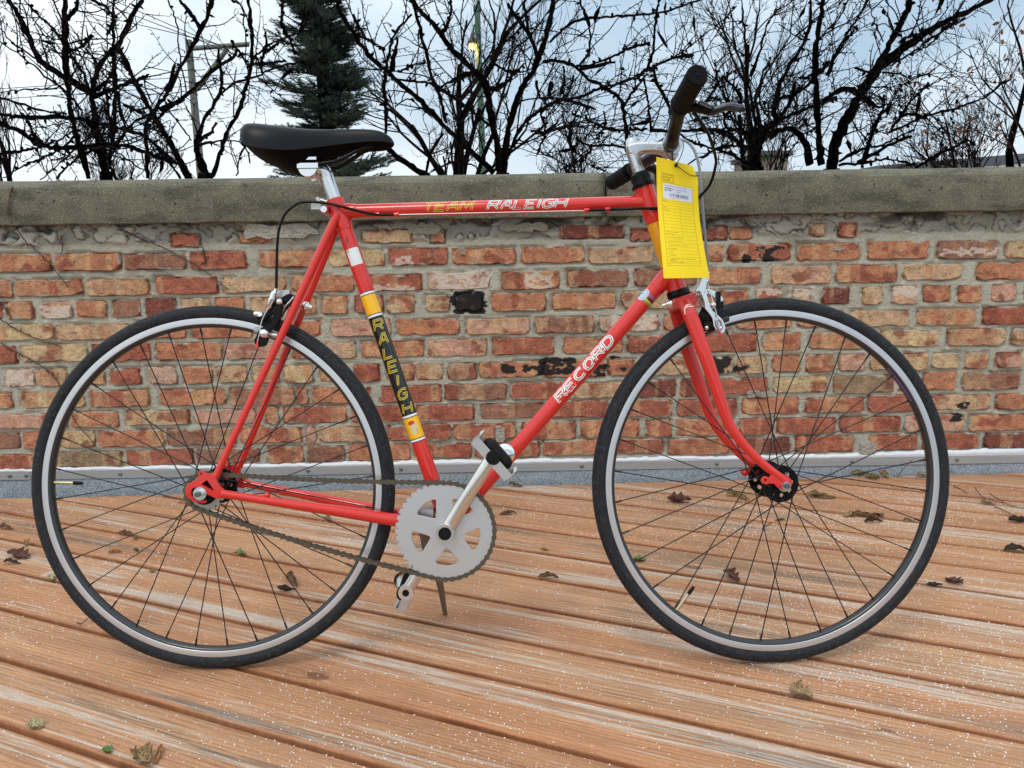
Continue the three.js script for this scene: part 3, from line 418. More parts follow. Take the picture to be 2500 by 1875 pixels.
orchardTree('fruit_tree', 'dark bare fruit tree with a many-stemmed trunk in front of the green lamp post', 4.4, [
  [[[1222, 425], [1215, 360], [1201, 296], [1188, 222], [1169, 185], [1136, 152], [1103, 120], [1066, 69], [1030, 32], [1006, 0], [995, -20]], 22, 13, 0.45], [[[1200, 418], [1150, 370], [1099, 323], [1062, 282], [1011, 231], [956, 185], [905, 139], [868, 88], [835, 37], [817, -10]], 15, 10, 0.25],
  [[[942, 330], [942, 259], [939, 199], [951, 129], [965, 83], [1006, 37]], 8, 5, 0.4], [[[1045, 432], [983, 393], [946, 360], [920, 345]], 18, 15, 0.4], [[[1039, 420], [1057, 365], [1080, 328]], 7, 6, 0.2],
  ...sh(780, [[[[670, 650], [640, 520], [590, 390], [550, 230], [510, 60], [490, -20]], 18, 20, 0.35], [[[380, 420], [520, 430], [620, 460], [740, 540], [850, 620], [930, 690]], 16, 14, 0.4], [[[640, 190], [690, 90], [695, -10]], 20, 14, 0.4], [[[860, 400], [780, 390], [700, 430], [640, 460]], 20, 12, 0.8], [[[420, 380], [480, 350], [560, 330]], 14, 8, 0.8], [[[180, 80], [240, 190], [330, 250], [430, 150]], 12, 5, 0.5], [[[200, 180], [290, 230], [330, 260], [360, 370]], 14, 9, 0.7], [[[400, 560], [480, 530], [600, 620]], 7, 7, 0.5], [[[385, 370], [395, 290], [415, 200]], 14, 14, 0.9], [[[850, 900], [800, 870], [700, 860], [600, 900]], 8, 7, 0.3]]),
  ...sh(1160, [
    [[[150, 920], [165, 760], [200, 600], [250, 460], [310, 370], [350, 270], [390, 140], [410, 20], [415, -20]], 42, 28, 0.25], [[[335, 310], [290, 190], [265, 60], [260, -10]], 22, 15, 0.4], [[[400, 220], [460, 160], [540, 110], [640, 95], [780, 85], [909, 75], [1020, 55], [1150, 15], [1210, -10]], 16, 10, 0.3], [[[355, 325], [430, 320], [520, 350], [600, 420], [700, 470], [770, 530], [790, 640], [800, 740], [800, 800]], 16, 24, 0.6],
    [[[180, 820], [230, 680], [330, 590], [430, 530], [560, 510], [650, 470], [760, 440], [870, 390], [930, 350]], 18, 13, 0.5], [[[215, 720], [290, 625], [400, 560], [470, 525]], 14, 10, 0.1], [[[560, 360], [680, 340], [740, 330]], 16, 12, 0.8], [[[590, 355], [740, 290], [830, 250], [920, 228]], 12, 15, 0.8], [[[540, 360], [600, 280], [605, 160], [575, 60], [550, -10]], 14, 11, 0.6], [[[790, 560], [850, 460], [909, 390]], 15, 13, 0.3],
    [[[330, 810], [370, 690], [350, 600], [400, 570]], 14, 8, 0.4], [[[555, 560], [510, 660], [500, 740], [520, 800]], 12, 16, 0.7], [[[690, 680], [790, 690], [909, 680]], 14, 14, 0.7], [[[600, 770], [720, 770], [800, 780]], 14, 12, 0.7], [[[470, 350], [470, 430], [455, 500]], 14, 20, 0.9], [[[520, 400], [500, 480], [460, 520]], 12, 16, 0.6], [[[680, 590], [690, 650], [660, 700], [655, 750]], 14, 10, 0.8], [[[60, 470], [130, 460], [210, 390], [260, 330]], 26, 10, 0.8], [[[250, 130], [200, 190], [130, 240], [60, 320]], 14, 10, 0.6], [[[170, 20], [215, 90], [270, 160], [300, 210]], 20, 16, 0.6], [[[80, 330], [160, 370], [210, 390]], 16, 14, 0.6],
    [[[150, 890], [220, 740], [330, 800], [420, 830]], 9, 8, 0.3], [[[440, 530], [560, 550], [640, 580]], 12, 10, 0.6], [[[320, 430], [350, 520], [390, 510], [400, 440]], 10, 16, 0.7], [[[580, 620], [640, 660], [740, 690]], 8, 8, 0.6], [[[840, 90], [790, 250], [770, 400], [760, 520]], 5, 7, 0.02, 0.15], [[[530, 730], [610, 780], [580, 830], [450, 900]], 10, 7, 0.5], [[[300, 690], [370, 700], [440, 640]], 9, 10, 0.7], [[[540, 800], [600, 870], [690, 900]], 10, 7, 0.4]]),
], 303, 1.5, [1226, 428, 30]);
orchardTree('fruit_tree', 'dark bare fruit tree with an arching stem behind the handlebar grip', 4.7, [
  ...sh(1560, [
    [[[620, 900], [620, 800], [660, 700], [740, 640]], 60, 30, 0.5], [[[735, 650], [710, 590], [720, 540], [745, 440], [800, 340], [870, 230], [910, 100], [905, -10]], 32, 12, 0.35], [[[900, 870], [880, 760], [820, 690], [740, 690], [690, 730]], 40, 34, 0.3], [[[600, 800], [500, 740], [400, 690], [250, 690], [60, 690]], 26, 14, 0.5], [[[620, 760], [610, 600], [570, 400], [560, 200], [540, -10]], 22, 7, 0.2], [[[595, 400], [640, 260], [670, 150], [730, 40]], 18, 6, 0.4], [[[560, 800], [450, 640], [540, 520], [440, 400]], 18, 18, 0.5], [[[480, 560], [420, 440], [400, 320]], 12, 8, 0.4],
    [[[630, 860], [560, 700], [450, 600], [330, 560]], 18, 10, 0.4], [[[730, 640], [850, 590], [980, 540], [1040, 515]], 16, 16, 0.4], [[[740, 520], [850, 480], [940, 400], [1000, 330]], 18, 20, 0.6], [[[640, 740], [520, 690], [420, 700]], 14, 14, 0.5], [[[600, 880], [450, 800], [300, 760], [200, 700]], 18, 12, 0.5], [[[350, 540], [430, 430], [520, 360]], 16, 8, 0.6], [[[40, 380], [75, 260], [90, 100], [110, -20]], 20, 8, 0.4], [[[0, 400], [80, 350], [200, 300], [285, 290]], 16, 18, 0.5], [[[160, 320], [260, 250], [390, 150], [520, 30]], 9, 7, 0.15], [[[75, 340], [100, 450], [160, 560], [170, 640]], 18, 12, 0.4], [[[30, 420], [50, 560], [60, 700]], 12, 16, 0.5], [[[600, 690], [720, 640], [800, 540], [850, 450]], 18, 14, 0.5], [[[480, 800], [560, 860], [640, 890]], 16, 18, 0.3], [[[740, 870], [800, 800], [860, 720], [960, 660]], 12, 9, 0.4], [[[260, 870], [380, 800], [500, 770], [610, 790]], 9, 14, 0.4], [[[700, 640], [640, 540], [650, 400], [700, 300]], 12, 8, 0.3], [[[310, 330], [370, 240], [440, 130]], 6, 5, 0.05], [[[740, 130], [850, 200], [900, 210]], 6, 12, 0.1]]),
], 404, 2.2, [1846, 412, 34]);
orchardTree('fruit_tree', 'dark bare leaning fruit tree with the thickest trunk, nearest the low grey building', 4.4, [
  [[[2029, 415], [2043, 342], [2080, 268], [2112, 213], [2149, 166], [2196, 125], [2251, 88], [2306, 55], [2362, 28], [2427, -8]], 30, 13, 0.45], [[[2004, 405], [1999, 323], [1992, 222], [1992, 129], [2006, 28], [2010, -20]], 20, 12, 0.3],
  ...sh(2020, [
    [[[220, 420], [300, 290], [360, 170], [420, 60], [440, -20]], 40, 28, 0.5], [[[330, 350], [440, 280], [600, 170], [730, 90]], 12, 10, 0.3], [[[-20, 530], [110, 470], [230, 545], [280, 570]], 26, 16, 0.7], [[[470, 890], [580, 820], [680, 770], [740, 745], [775, 765]], 18, 14, 0.7], [[[330, 700], [500, 620], [680, 570], [820, 520], [900, 460], [960, 420]], 14, 12, 0.35], [[[340, 680], [440, 540], [535, 440]], 14, 14, 0.5], [[[190, 850], [260, 640], [330, 570]], 22, 12, 0.7], [[[0, 400], [60, 250], [130, 140], [220, -10]], 20, 8, 0.35], [[[20, 330], [100, 210], [160, 130]], 14, 10, 0.4],
    [[[150, 360], [220, 385], [240, 400]], 16, 18, 0.8], [[[290, 385], [380, 390], [415, 412]], 12, 9, 0.5], [[[60, 850], [180, 790], [300, 760], [460, 680]], 16, 10, 0.8], [[[60, 870], [200, 860], [330, 840], [480, 880]], 18, 8, 0.6], [[[160, 860], [320, 770], [440, 720]], 14, 12, 0.7], [[[380, 220], [440, 190], [540, 170]], 16, 14, 0.5], [[[200, 860], [240, 700], [290, 590], [300, 500]], 12, 14, 0.8], [[[360, 650], [430, 600], [520, 625]], 12, 18, 0.5], [[[310, 620], [360, 500], [440, 420], [560, 380]], 9, 5, 0.2], [[[590, 830], [610, 720], [590, 620]], 6, 5, 0.1], [[[680, 770], [660, 640], [690, 520]], 6, 4, 0.1], [[[440, 290], [560, 220], [620, 150], [700, 100]], 8, 9, 0.2], [[[0, 160], [70, 80], [110, 0]], 9, 6, 0.1], [[[300, 220], [240, 90], [220, 0]], 7, 7, 0.1], [[[350, 150], [310, 80], [290, 70]], 8, 6, 0.1]]),
], 505, 2.3, [2030, 418, 36]);

// loose, finely branched trees further off
function farTree(name, label, u, v, depth, h, spread, seed, { mat = farMat, leaves = 0, lean = 0.0, trunkR = 0.07, upright = 0.35 } = {}) {
  const r = rng(seed), foot = atDepth(u, v, depth), t = thing(name, label, 'tree', [foot.x, -0.6, foot.z], 'leafless trees further off'), tr = new Bark(), tw = new Bark(), lf = [];
  const rec = (p, d, len, rad, lev) => {
    const n = 5, pts = [p.clone()], rads = [rad], q = p.clone(), dd = d.clone();
    for (let i = 1; i <= n; i++) { dd.addScaledVector(rndDir(r), lev === 0 ? 0.05 : 0.16).addScaledVector(V(0, 1, 0), upright * 0.12).normalize(); q.addScaledVector(dd, len / n); pts.push(q.clone()); rads.push(lerp(rad, rad * 0.6, i / n)); }
    (lev < 2 ? tr : tw).tube(pts, rads, lev < 2 ? 6 : 3);
    if (lev >= 6) { if (r() < leaves) lf.push(q.clone()); return; }
    const kids = lev === 0 ? 6 : lev < 5 ? 3 : 2;
    for (let k = 0; k < kids; k++) { const side = rndDir(r); side.addScaledVector(dd, -side.dot(dd)).normalize(); const s = lev === 0 ? pts[2 + (k % 4)] : pts[Math.min(n, 2 + k + (r() < 0.5 ? 1 : 0))]; rec(s, dd.clone().multiplyScalar(1).addScaledVector(side, spread * (0.5 + 0.7 * r())).normalize(), len * (lev === 0 ? 0.5 : 0.68) * (0.75 + 0.45 * r()), Math.max(depth * 0.00032, rad * 0.52), lev + 1); }
  };
  rec(V(0, -0.05, 0), V(lean, 1, 0).normalize(), h * 0.42, trunkR, 0);
  part('trunk', tr.geo(), mat, t); tag(part('crown', tw.geo(), mat, t), null, null, null, 'stuff');
  if (lf.length) { const g = new THREE.CircleGeometry(0.02, 5).scale(0.8, 1.5, 1); const m = new THREE.InstancedMesh(g, phys(lin(0.22, 0.09, 0.04), 0.9, { side: THREE.DoubleSide, transmission: 0.25, thickness: 0 }), lf.length * 2); const M = new THREE.Matrix4(), Q = new THREE.Quaternion(); for (let i = 0; i < lf.length * 2; i++) { Q.setFromAxisAngle(rndDir(r), r() * 6); M.compose(lf[i >> 1].clone().addScaledVector(rndDir(r), 0.06), Q, V(1, 1, 1).multiplyScalar(0.7 + 0.6 * r())); m.setMatrixAt(i, M); } m.name = 'dry_leaves'; tag(m, null, null, null, 'stuff'); t.add(m); }
  return t;
}
farTree('bare_tree', 'pale slender bare tree far behind the leftmost dark branches', 20, 430, 19, 8.5, 0.42, 61, { upright: 0.9, trunkR: 0.08 });
farTree('bare_tree', 'pale slender bare tree seen through branches left of the utility pole', 300, 430, 24, 7, 0.45, 62, { upright: 0.8, trunkR: 0.07 });
farTree('bare_tree', 'grey bare tree with straight trunk between the spruce and the lamp post', 1092, 428, 13, 7.6, 0.62, 63, { trunkR: 0.11 });
farTree('bare_tree', 'fine grey bare tree behind the stem and yellow tag', 1420, 420, 22, 6, 0.7, 64, { trunkR: 0.09 });
farTree('bare_tree', 'rounded finely branched bare tree behind the handlebar and brake lever', 1840, 410, 15, 7.2, 0.6, 65, { trunkR: 0.10 });
farTree('bare_tree', 'brown bare tree still holding dry leaves beside the low grey building', 2560, 400, 9.5, 5.6, 0.75, 66, { mat: std(lin(0.13, 0.085, 0.065), 0.95), leaves: 0.16, lean: -0.25, trunkR: 0.07 });
farTree('bare_tree', 'small thin bare tree above the low grey building roof', 2260, 405, 17, 4.2, 0.7, 67, { trunkR: 0.05 });

// spruce
{
  const depth = 11, r = rng(88), foot = atDepth(800, 430, depth), t = thing('spruce_tree', 'tall dark green spruce tree behind the saddle', 'tree', [foot.x, -0.6, foot.z]), tr = new Bark(), H = 5.9, inst = [];
  tr.tube([V(0, -0.05, 0), V(0.02, 2, 0), V(0, 4, 0.02), V(0, H, 0)], [0.13, 0.10, 0.06, 0.01], 9); part('trunk', tr.geo(), std(lin(0.06, 0.045, 0.035), 0.95), t);
  const br = new Bark();
  for (let y = 0.35; y < H - 0.1; y += 0.10) {
    const Rr = 0.05 + 0.225 * (H - y), n = 4;
    for (let k = 0; k < n; k++) {
      const a = r() * 6.2832, L = Rr * (0.5 + 0.62 * r()), d = V(Math.cos(a), 0, Math.sin(a)), pts = [], m = 8; for (let i = 0; i <= m; i++) { const q = i / m; pts.push(V(0, y, 0).addScaledVector(d, L * q).add(V(0, -0.16 * L * Math.sin(q * 2.2) + 0.14 * L * q * q, 0))); } br.tube(pts, pts.map((_, i) => 0.012 * (1 - i / m) + 0.003), 4);
      const side = V(-d.z, 0, d.x); for (let i = 1; i <= m * 3; i++) { const q = i / (m * 3), p = pts[Math.min(m, Math.round(q * m))]; const sp = (1 - q) * 0.22 * L + 0.05; for (const s of [-1, 1]) if (r() < 0.9) { const dir = d.clone().addScaledVector(side, s * (0.5 + 0.8 * r())).add(V(0, 0.3 + 0.7 * (r() - 0.4), 0)).normalize(); inst.push([p.clone().addScaledVector(side, s * sp * r()).add(V(0, (r() - 0.5) * 0.05, 0)), dir, 0.8 + 0.8 * r()]); } }
      inst.push([pts[m], d.clone().add(V(0, 0.2, 0)).normalize(), 1.1]);
    }
  }
  part('branches', br.geo(), std(lin(0.05, 0.04, 0.03), 0.95), t).userData.kind = 'stuff';
  const pos = [], idx = []; const rr = rng(5); for (let i = 0; i < 26; i++) { const z = i / 26 * 0.13, a = i * 2.4, l = 0.034 * (1 - 0.4 * i / 26), o = pos.length / 3, dx = Math.cos(a), dy = Math.sin(a); pos.push(-dy * 0.0042, z, dx * 0.0042, dy * 0.0042, z, -dx * 0.0042, dx * l, z + 0.026 + 0.01 * rr(), dy * l); idx.push(o, o + 1, o + 2); } { const o = pos.length / 3; pos.push(-0.004, 0, 0, 0.004, 0, 0, 0, 0.16, 0, 0, 0, -0.004, 0, 0, 0.004); idx.push(o, o + 1, o + 2, o + 3, o + 4, o + 2); }
  const sg = geoOf(pos, idx), mesh = new THREE.InstancedMesh(sg, std(0xffffff, 0.8, { side: THREE.DoubleSide }), inst.length), M = new THREE.Matrix4(), Q = new THREE.Quaternion(), C = new THREE.Color();
  inst.forEach(([p, d, s], i) => { Q.setFromUnitVectors(V(0, 1, 0), d); M.compose(p, Q, V(s, s, s)); mesh.setMatrixAt(i, M); const k = 0.75 + 0.6 * r(); mesh.setColorAt(i, C.setRGB(0.030 * k, 0.050 * k, 0.034 * k)); });
  mesh.name = 'needles'; tag(mesh, null, null, null, 'stuff'); t.add(mesh);
}
// utility pole with side arm, and wires
{
  const D = 26, a = atDepth(460, 98, D), b = atDepth(490, 392, D), t = thing('utility_pole', 'weathered grey wooden utility pole with one braced side arm', 'pole', [b.x, -0.6, b.z]), o = t.position;
  const woodG = std(0xffffff, 0.9, { map: dataTex(128, 512, (x, y) => mix3([88, 90, 84], [128, 130, 122], fbm(x / 3, y / 60, 4))) });
  part('post', sweep([V(0, -0.1, 0), V((a.x - b.x) * 0.5, (a.y + 0.6) * 0.5, 0), V(a.x - b.x, a.y + 0.6, 0)], (i) => 0.15 - 0.025 * i, { sides: 14 }), woodG, t);
  const c0 = atDepth(458, 119, D).sub(o), c1 = atDepth(608, 108, D).sub(o); part('cross_arm', sweep([c0, c1], [0.065, 0.075], { sides: 4 }), woodG, t);
  part('brace', rod(atDepth(556, 118, D).sub(o), atDepth(480, 218, D).sub(o), 0.075, 0.085, 8), woodG, t);
  const wireMat = std(lin(0.05, 0.05, 0.055), 0.8), ws = [[[-300, 235], [380, 193], [735, 168], [1100, 120]], [[-300, 262], [380, 216], [735, 189], [1150, 140]], [[120, -40], [480, 96], [640, 165], [760, 235], [1000, 330]], [[285, 4], [480, 88], [640, 150], [800, 230], [1050, 330]], [[170, 22], [470, 92], [620, 140], [770, 212]], [[1200, 130], [1500, 200], [1900, 260], [2300, 300]], [[1250, 170], [1500, 212], [1900, 268], [2300, 312]]];
  ws.forEach((w, i) => { const far = i < 2 ? D + 4 : i < 5 ? D - 1 : D + 12, pts = curve(w.map(([u, v], k) => atDepth(u, v, far)), 30), m = part(numbered('overhead_wire'), sweep(pts, 0.012, { sides: 4 }), wireMat, scene); tag(m, ['thin dark overhead wire sloping gently up behind the pole, the upper of two', 'thin dark overhead wire sloping gently up behind the pole, the lower of two', 'steep overhead wire running down from the arm to the spruce, lowest of three', 'steep overhead wire running down from the arm to the spruce, highest of three', 'steep overhead wire running down from the arm to the spruce, middle of three', 'thin overhead wire right of the lamp post, the upper of two', 'thin overhead wire right of the lamp post, the lower of two'][i], 'wire', 'overhead wires'); });
}
// lamp post with its lit lamp
{
  const D = 27, top = atDepth(1165, 20, D), ft = atDepth(1183, 425, D), t = thing('lamp_post', 'green metal lamp post with a lit orange lamp on its side', 'lamp post', [ft.x, -0.6, ft.z]), o = t.position, green = std(lin(0.06, 0.13, 0.085), 0.55);
  part('post', sweep([V(0, -0.1, 0), V(top.x - o.x, top.y + 0.6, 0)], (i) => (i ? 0.092 : 0.125), { sides: 16 }), green, t);
  part('cap', new THREE.SphereGeometry(0.125, 16, 8, 0, 6.2832, 0, Math.PI / 2).translate(top.x - o.x, top.y + 0.6, 0), green, t); part('collar', new THREE.CylinderGeometry(0.125, 0.125, 0.12, 16).translate(top.x - o.x, top.y + 0.56, 0), green, t);
  const lp = atDepth(1150, 113, D).sub(o), dark = std(lin(0.07, 0.055, 0.04), 0.6);
  part('arm', sweep(curve([atDepth(1166, 60, D).sub(o), atDepth(1158, 62, D).sub(o), atDepth(1155, 78, D).sub(o)], 10), 0.03, { sides: 8 }), green, t);
  const shade = new THREE.LatheGeometry([[0.03, 0.42], [0.06, 0.36], [0.08, 0.24], [0.16, 0.12], [0.19, 0.06]].map(([x, y]) => new THREE.Vector2(x, y)), 20); part('lamp_shade', shade.translate(lp.x + 0.05, lp.y, lp.z), phys(lin(0.07, 0.055, 0.04), 0.6, { side: THREE.DoubleSide }), t);
  part('lamp_bulb', new THREE.SphereGeometry(0.15, 20, 12).scale(1, 0.72, 1).translate(lp.x + 0.05, lp.y, lp.z), new THREE.MeshStandardMaterial({ color: 0xffd9a0, emissive: new THREE.Color(1, 0.62, 0.22), emissiveIntensity: 3.2 }), t);
  const L = new THREE.PointLight(0xffb060, 5, 0, 2); L.position.set(lp.x + 0.05 - 0.02, lp.y - 0.16, lp.z + 0.14); L.castShadow = true; L.shadow.radius = 6; L.name = 'lamp_light'; t.add(L);
}
// low buildings in the distance
{
  const D = 20, a = atDepth(2150, 400, D), b = atDepth(2720, 352, D), t = thing('low_building', 'long low dark grey building with a pale roof edge beyond the wall', 'building', [(a.x + b.x) / 2, -0.6, a.z - 2]), w = b.x - a.x, h = a.y + 0.6 - 0.04, slope = (b.y - a.y) / w;
  const sl = (g) => { const p = g.attributes.position; for (let i = 0; i < p.count; i++) if (p.getY(i) > 0.5) p.setY(i, p.getY(i) + slope * 1.0 * (p.getX(i) + w / 2)); g.computeVertexNormals(); return g; };
  part('wall', sl(at(new THREE.BoxGeometry(w, h - 0.34, 3.6), 0, (h - 0.34) / 2, 0)), std(lin(0.20, 0.21, 0.23), 0.9), t); part('roof_edge', sl(at(new THREE.BoxGeometry(w + 0.1, 0.10, 3.7), 0, h - 0.285, 0)), std(lin(0.5, 0.53, 0.58), 0.8), t); part('parapet', sl(at(new THREE.BoxGeometry(w, 0.24, 3.65), 0, h - 0.11, 0)), std(lin(0.10, 0.11, 0.13), 0.8), t);
}
{
  const D = 23, a = atDepth(1878, 366, D), b = atDepth(1940, 362, D), t = thing('tan_building', 'small tan flat roofed building behind the arching branch', 'building', [(a.x + b.x) / 2, -0.6, a.z - 2]), w = b.x - a.x, h = a.y + 0.6;
  part('wall', at(new THREE.BoxGeometry(w, h - 0.12, 3), 0, (h - 0.12) / 2, 0), std(lin(0.22, 0.19, 0.15), 0.9), t); part('roof', at(new THREE.BoxGeometry(w + 0.2, 0.14, 3.2), 0, h - 0.05, 0), std(lin(0.10, 0.09, 0.09), 0.8), t);
}
// ---------------------------------------------------------------- the bicycle, leaning on its kickstand
const LEAN = THREE.MathUtils.degToRad(8.903), YAW = THREE.MathUtils.degToRad(0.4187), TR = 0.340, TW = 0.014, WB = 1.0437, STEER = THREE.MathUtils.degToRad(4.415);
const bike = thing('bicycle', 'red single speed bicycle with yellow and black bands, leaning on its kickstand on the deck', 'bicycle');
const bx = V(Math.cos(YAW), 0, Math.sin(YAW)), bside = V(-Math.sin(YAW), 0, Math.cos(YAW)), bup = V(0, Math.cos(LEAN), 0).addScaledVector(bside, -Math.sin(LEAN)), bn = bx.clone().cross(bup);
{ const hub = V(-0.5608, (TR - TW) * Math.cos(LEAN) + TW + 0.0003, -1.4336); bike.position.copy(hub).addScaledVector(bup, -TR); bike.quaternion.setFromRotationMatrix(new THREE.Matrix4().makeBasis(bx, bup, bn)); bike.updateMatrixWorld(true); }
const bikeInv = bike.matrixWorld.clone().invert();
function K(u, v, z = 0) { const e = EYE.clone().applyMatrix4(bikeInv), d = rayDir(u, v).transformDirection(bikeInv); return e.addScaledVector(d, (z - e.z) / d.z); }   // photo pixel -> the bicycle's own axes at z from its middle plane
const toBike = (p) => p.clone().applyMatrix4(bikeInv);
// materials
const wearTex = dataTex(256, 256, (x, y) => clamp(0.5 + 0.5 * (fbm(x / 24, y / 24, 4) - 0.5)), false);
const redBase = '#d02a22';
const redPaint = phys(redBase, 0.34, { clearcoat: 0.85, clearcoatRoughness: 0.05, specularIntensity: 0.4 });
const steel = std(lin(0.62, 0.62, 0.62), 0.28, { metalness: 1 }), steelDull = std(lin(0.55, 0.55, 0.54), 0.42, { metalness: 1 }), alloy = std(lin(0.60, 0.61, 0.62), 0.24, { metalness: 1 }), chrome = std(lin(0.78, 0.78, 0.78), 0.12, { metalness: 1 });
const blackGloss = phys(lin(0.004, 0.004, 0.005), 0.26, { specularIntensity: 0.35 }), blackMat = phys(lin(0.008, 0.008, 0.009), 0.6, { specularIntensity: 0.3 });
const Zax = V(0, 0, 1);
const O = V(0, TR, 0), F = V(WB, TR, 0);
const dlen = (a, b) => a.distanceTo(b);
// --- stroke lettering for the tube transfers
const STROKES = { T: [[0, 0, 1, 0], [0.5, 0, 0.5, 1]], E: [[0.95, 0, 0, 0, 0, 1, 0.95, 1], [0, 0.5, 0.8, 0.5]], A: [[0, 1, 0.42, 0, 0.62, 0, 1, 1], [0.2, 0.62, 0.82, 0.62]], M: [[0, 1, 0.08, 0, 0.5, 0.7, 0.92, 0, 1, 1]], R: [[0, 1, 0, 0, 0.75, 0, 0.95, 0.12, 0.95, 0.38, 0.75, 0.52, 0, 0.52], [0.5, 0.52, 1, 1]], L: [[0, 0, 0, 1, 0.9, 1]], I: [[0.5, 0, 0.5, 1]], G: [[0.95, 0.06, 0.5, 0, 0.12, 0.2, 0.02, 0.55, 0.2, 0.92, 0.6, 1, 0.95, 0.86, 0.95, 0.5, 0.5, 0.5]], H: [[0, 0, 0, 1], [1, 0, 1, 1], [0, 0.5, 1, 0.5]], C: [[0.95, 0.08, 0.5, 0, 0.12, 0.2, 0.02, 0.52, 0.16, 0.88, 0.55, 1, 0.95, 0.9]], O: [[0.5, 0, 0.14, 0.16, 0.02, 0.5, 0.14, 0.86, 0.5, 1, 0.86, 0.86, 0.98, 0.5, 0.86, 0.16, 0.5, 0]], D: [[0, 1, 0, 0, 0.6, 0, 0.92, 0.22, 0.98, 0.5, 0.9, 0.8, 0.6, 1, 0, 1]] };
const WIDE = { I: 0.2, M: 1.15, L: 0.85, E: 0.9 };
function letter(g, ch, x, y, w, h, skew, out, lw, inn, lw2, outer, lw0) {
  for (const [col, l] of [[outer, lw0], [out, lw], [inn, lw2]]) { if (!col) continue; g.strokeStyle = col; g.lineWidth = l; g.lineJoin = 'miter'; g.lineCap = 'butt'; for (const s of STROKES[ch]) { g.beginPath(); for (let i = 0; i < s.length; i += 2) { const px = x + s[i] * w + (1 - s[i + 1]) * h * skew, py = y + s[i + 1] * h; i ? g.lineTo(px, py) : g.moveTo(px, py); } g.stroke(); } }
}
function word(g, text, x, y, w, h, gap, skew, ...st) { for (const ch of text) { const cw = w * (WIDE[ch] ?? 1); letter(g, ch, x, y, cw, h, skew, ...st); x += cw + gap; } return x; }
const fleck = (g, w, h, n, seed, colors, size) => { const r = rng(seed); for (let i = 0; i < n; i++) { g.fillStyle = colors[Math.floor(r() * colors.length)]; g.globalAlpha = 0.35 + 0.6 * r(); g.beginPath(); g.ellipse(r() * w, r() * h, size * (0.3 + r()), size * (0.2 + 0.5 * r()), r() * 3, 0, 7); g.fill(); } g.globalAlpha = 1; };
// --- main frame points
const pSeat = K(818, 489), pSeatLow = K(1094, 1284), pTopA = K(835, 516.6), pTopB = K(1584, 494.3), pHeadT = K(1572, 458), pHeadB = K(1653.5, 709), pDownA = K(1099, 1277), pDownB = K(1637, 664), BB = K(1094, 1284);
const headDir = pHeadB.clone().sub(pHeadT).normalize();
const tubeTex = (a, b, r, draw) => { const L = dlen(a, b), w = 2048, h = Math.round(2048 * (2 * Math.PI * r) / L); return canvasTex(w, h, (g) => { g.fillStyle = redBase; g.fillRect(0, 0, w, h); draw(g, w, h, w / L); }); };
const paintWith = (map) => phys(0xffffff, 0.34, { map, clearcoat: 0.85, clearcoatRoughness: 0.05, specularIntensity: 0.4 });
{ // top tube
  const r = 0.0127, t = tubeTex(pTopA, pTopB, r, (g, w, h, s) => {
    const x0 = (K(1032, 510).x - pTopA.x) * s, x1 = (K(1162, 508).x - pTopA.x) * s, x2 = (K(1190, 506).x - pTopA.x) * s, x3 = (K(1398, 500).x - pTopA.x) * s, lh = 0.0175 * s, y = h * 0.5 - lh * 0.66;
    word(g, 'TEAM', x0, y, (x1 - x0) / 5.1, lh, (x1 - x0) / 25, 0.38, '#e8b321', 0.0044 * s, '#1b1a18', 0.0011 * s);
    word(g, 'RALEIGH', x2, y, (x3 - x2) / 8.2, lh, (x3 - x2) / 34, 0.38, '#eceae6', 0.0046 * s, '#26303a', 0.0012 * s);
    g.save(); const rr = rng(3); g.fillStyle = redBase; for (let i = 0; i < 26; i++) { const fx = x2 + (x3 - x2) * (0.14 + 0.34 * rr()), fy = y + lh * (0.35 + 0.75 * rr()); g.beginPath(); g.moveTo(fx, fy); for (let k = 0; k < 5; k++) g.lineTo(fx + (rr() - 0.5) * 34, fy + (rr() - 0.5) * 16); g.fill(); } g.restore();
    fleck(g, w, h, 40, 9, ['#7c1512', '#e05a4c'], 3);
  });
  part('top_tube', sweep([pTopA, pTopB], r, { sides: 40, hint: Zax }), paintWith(t), bike);
}
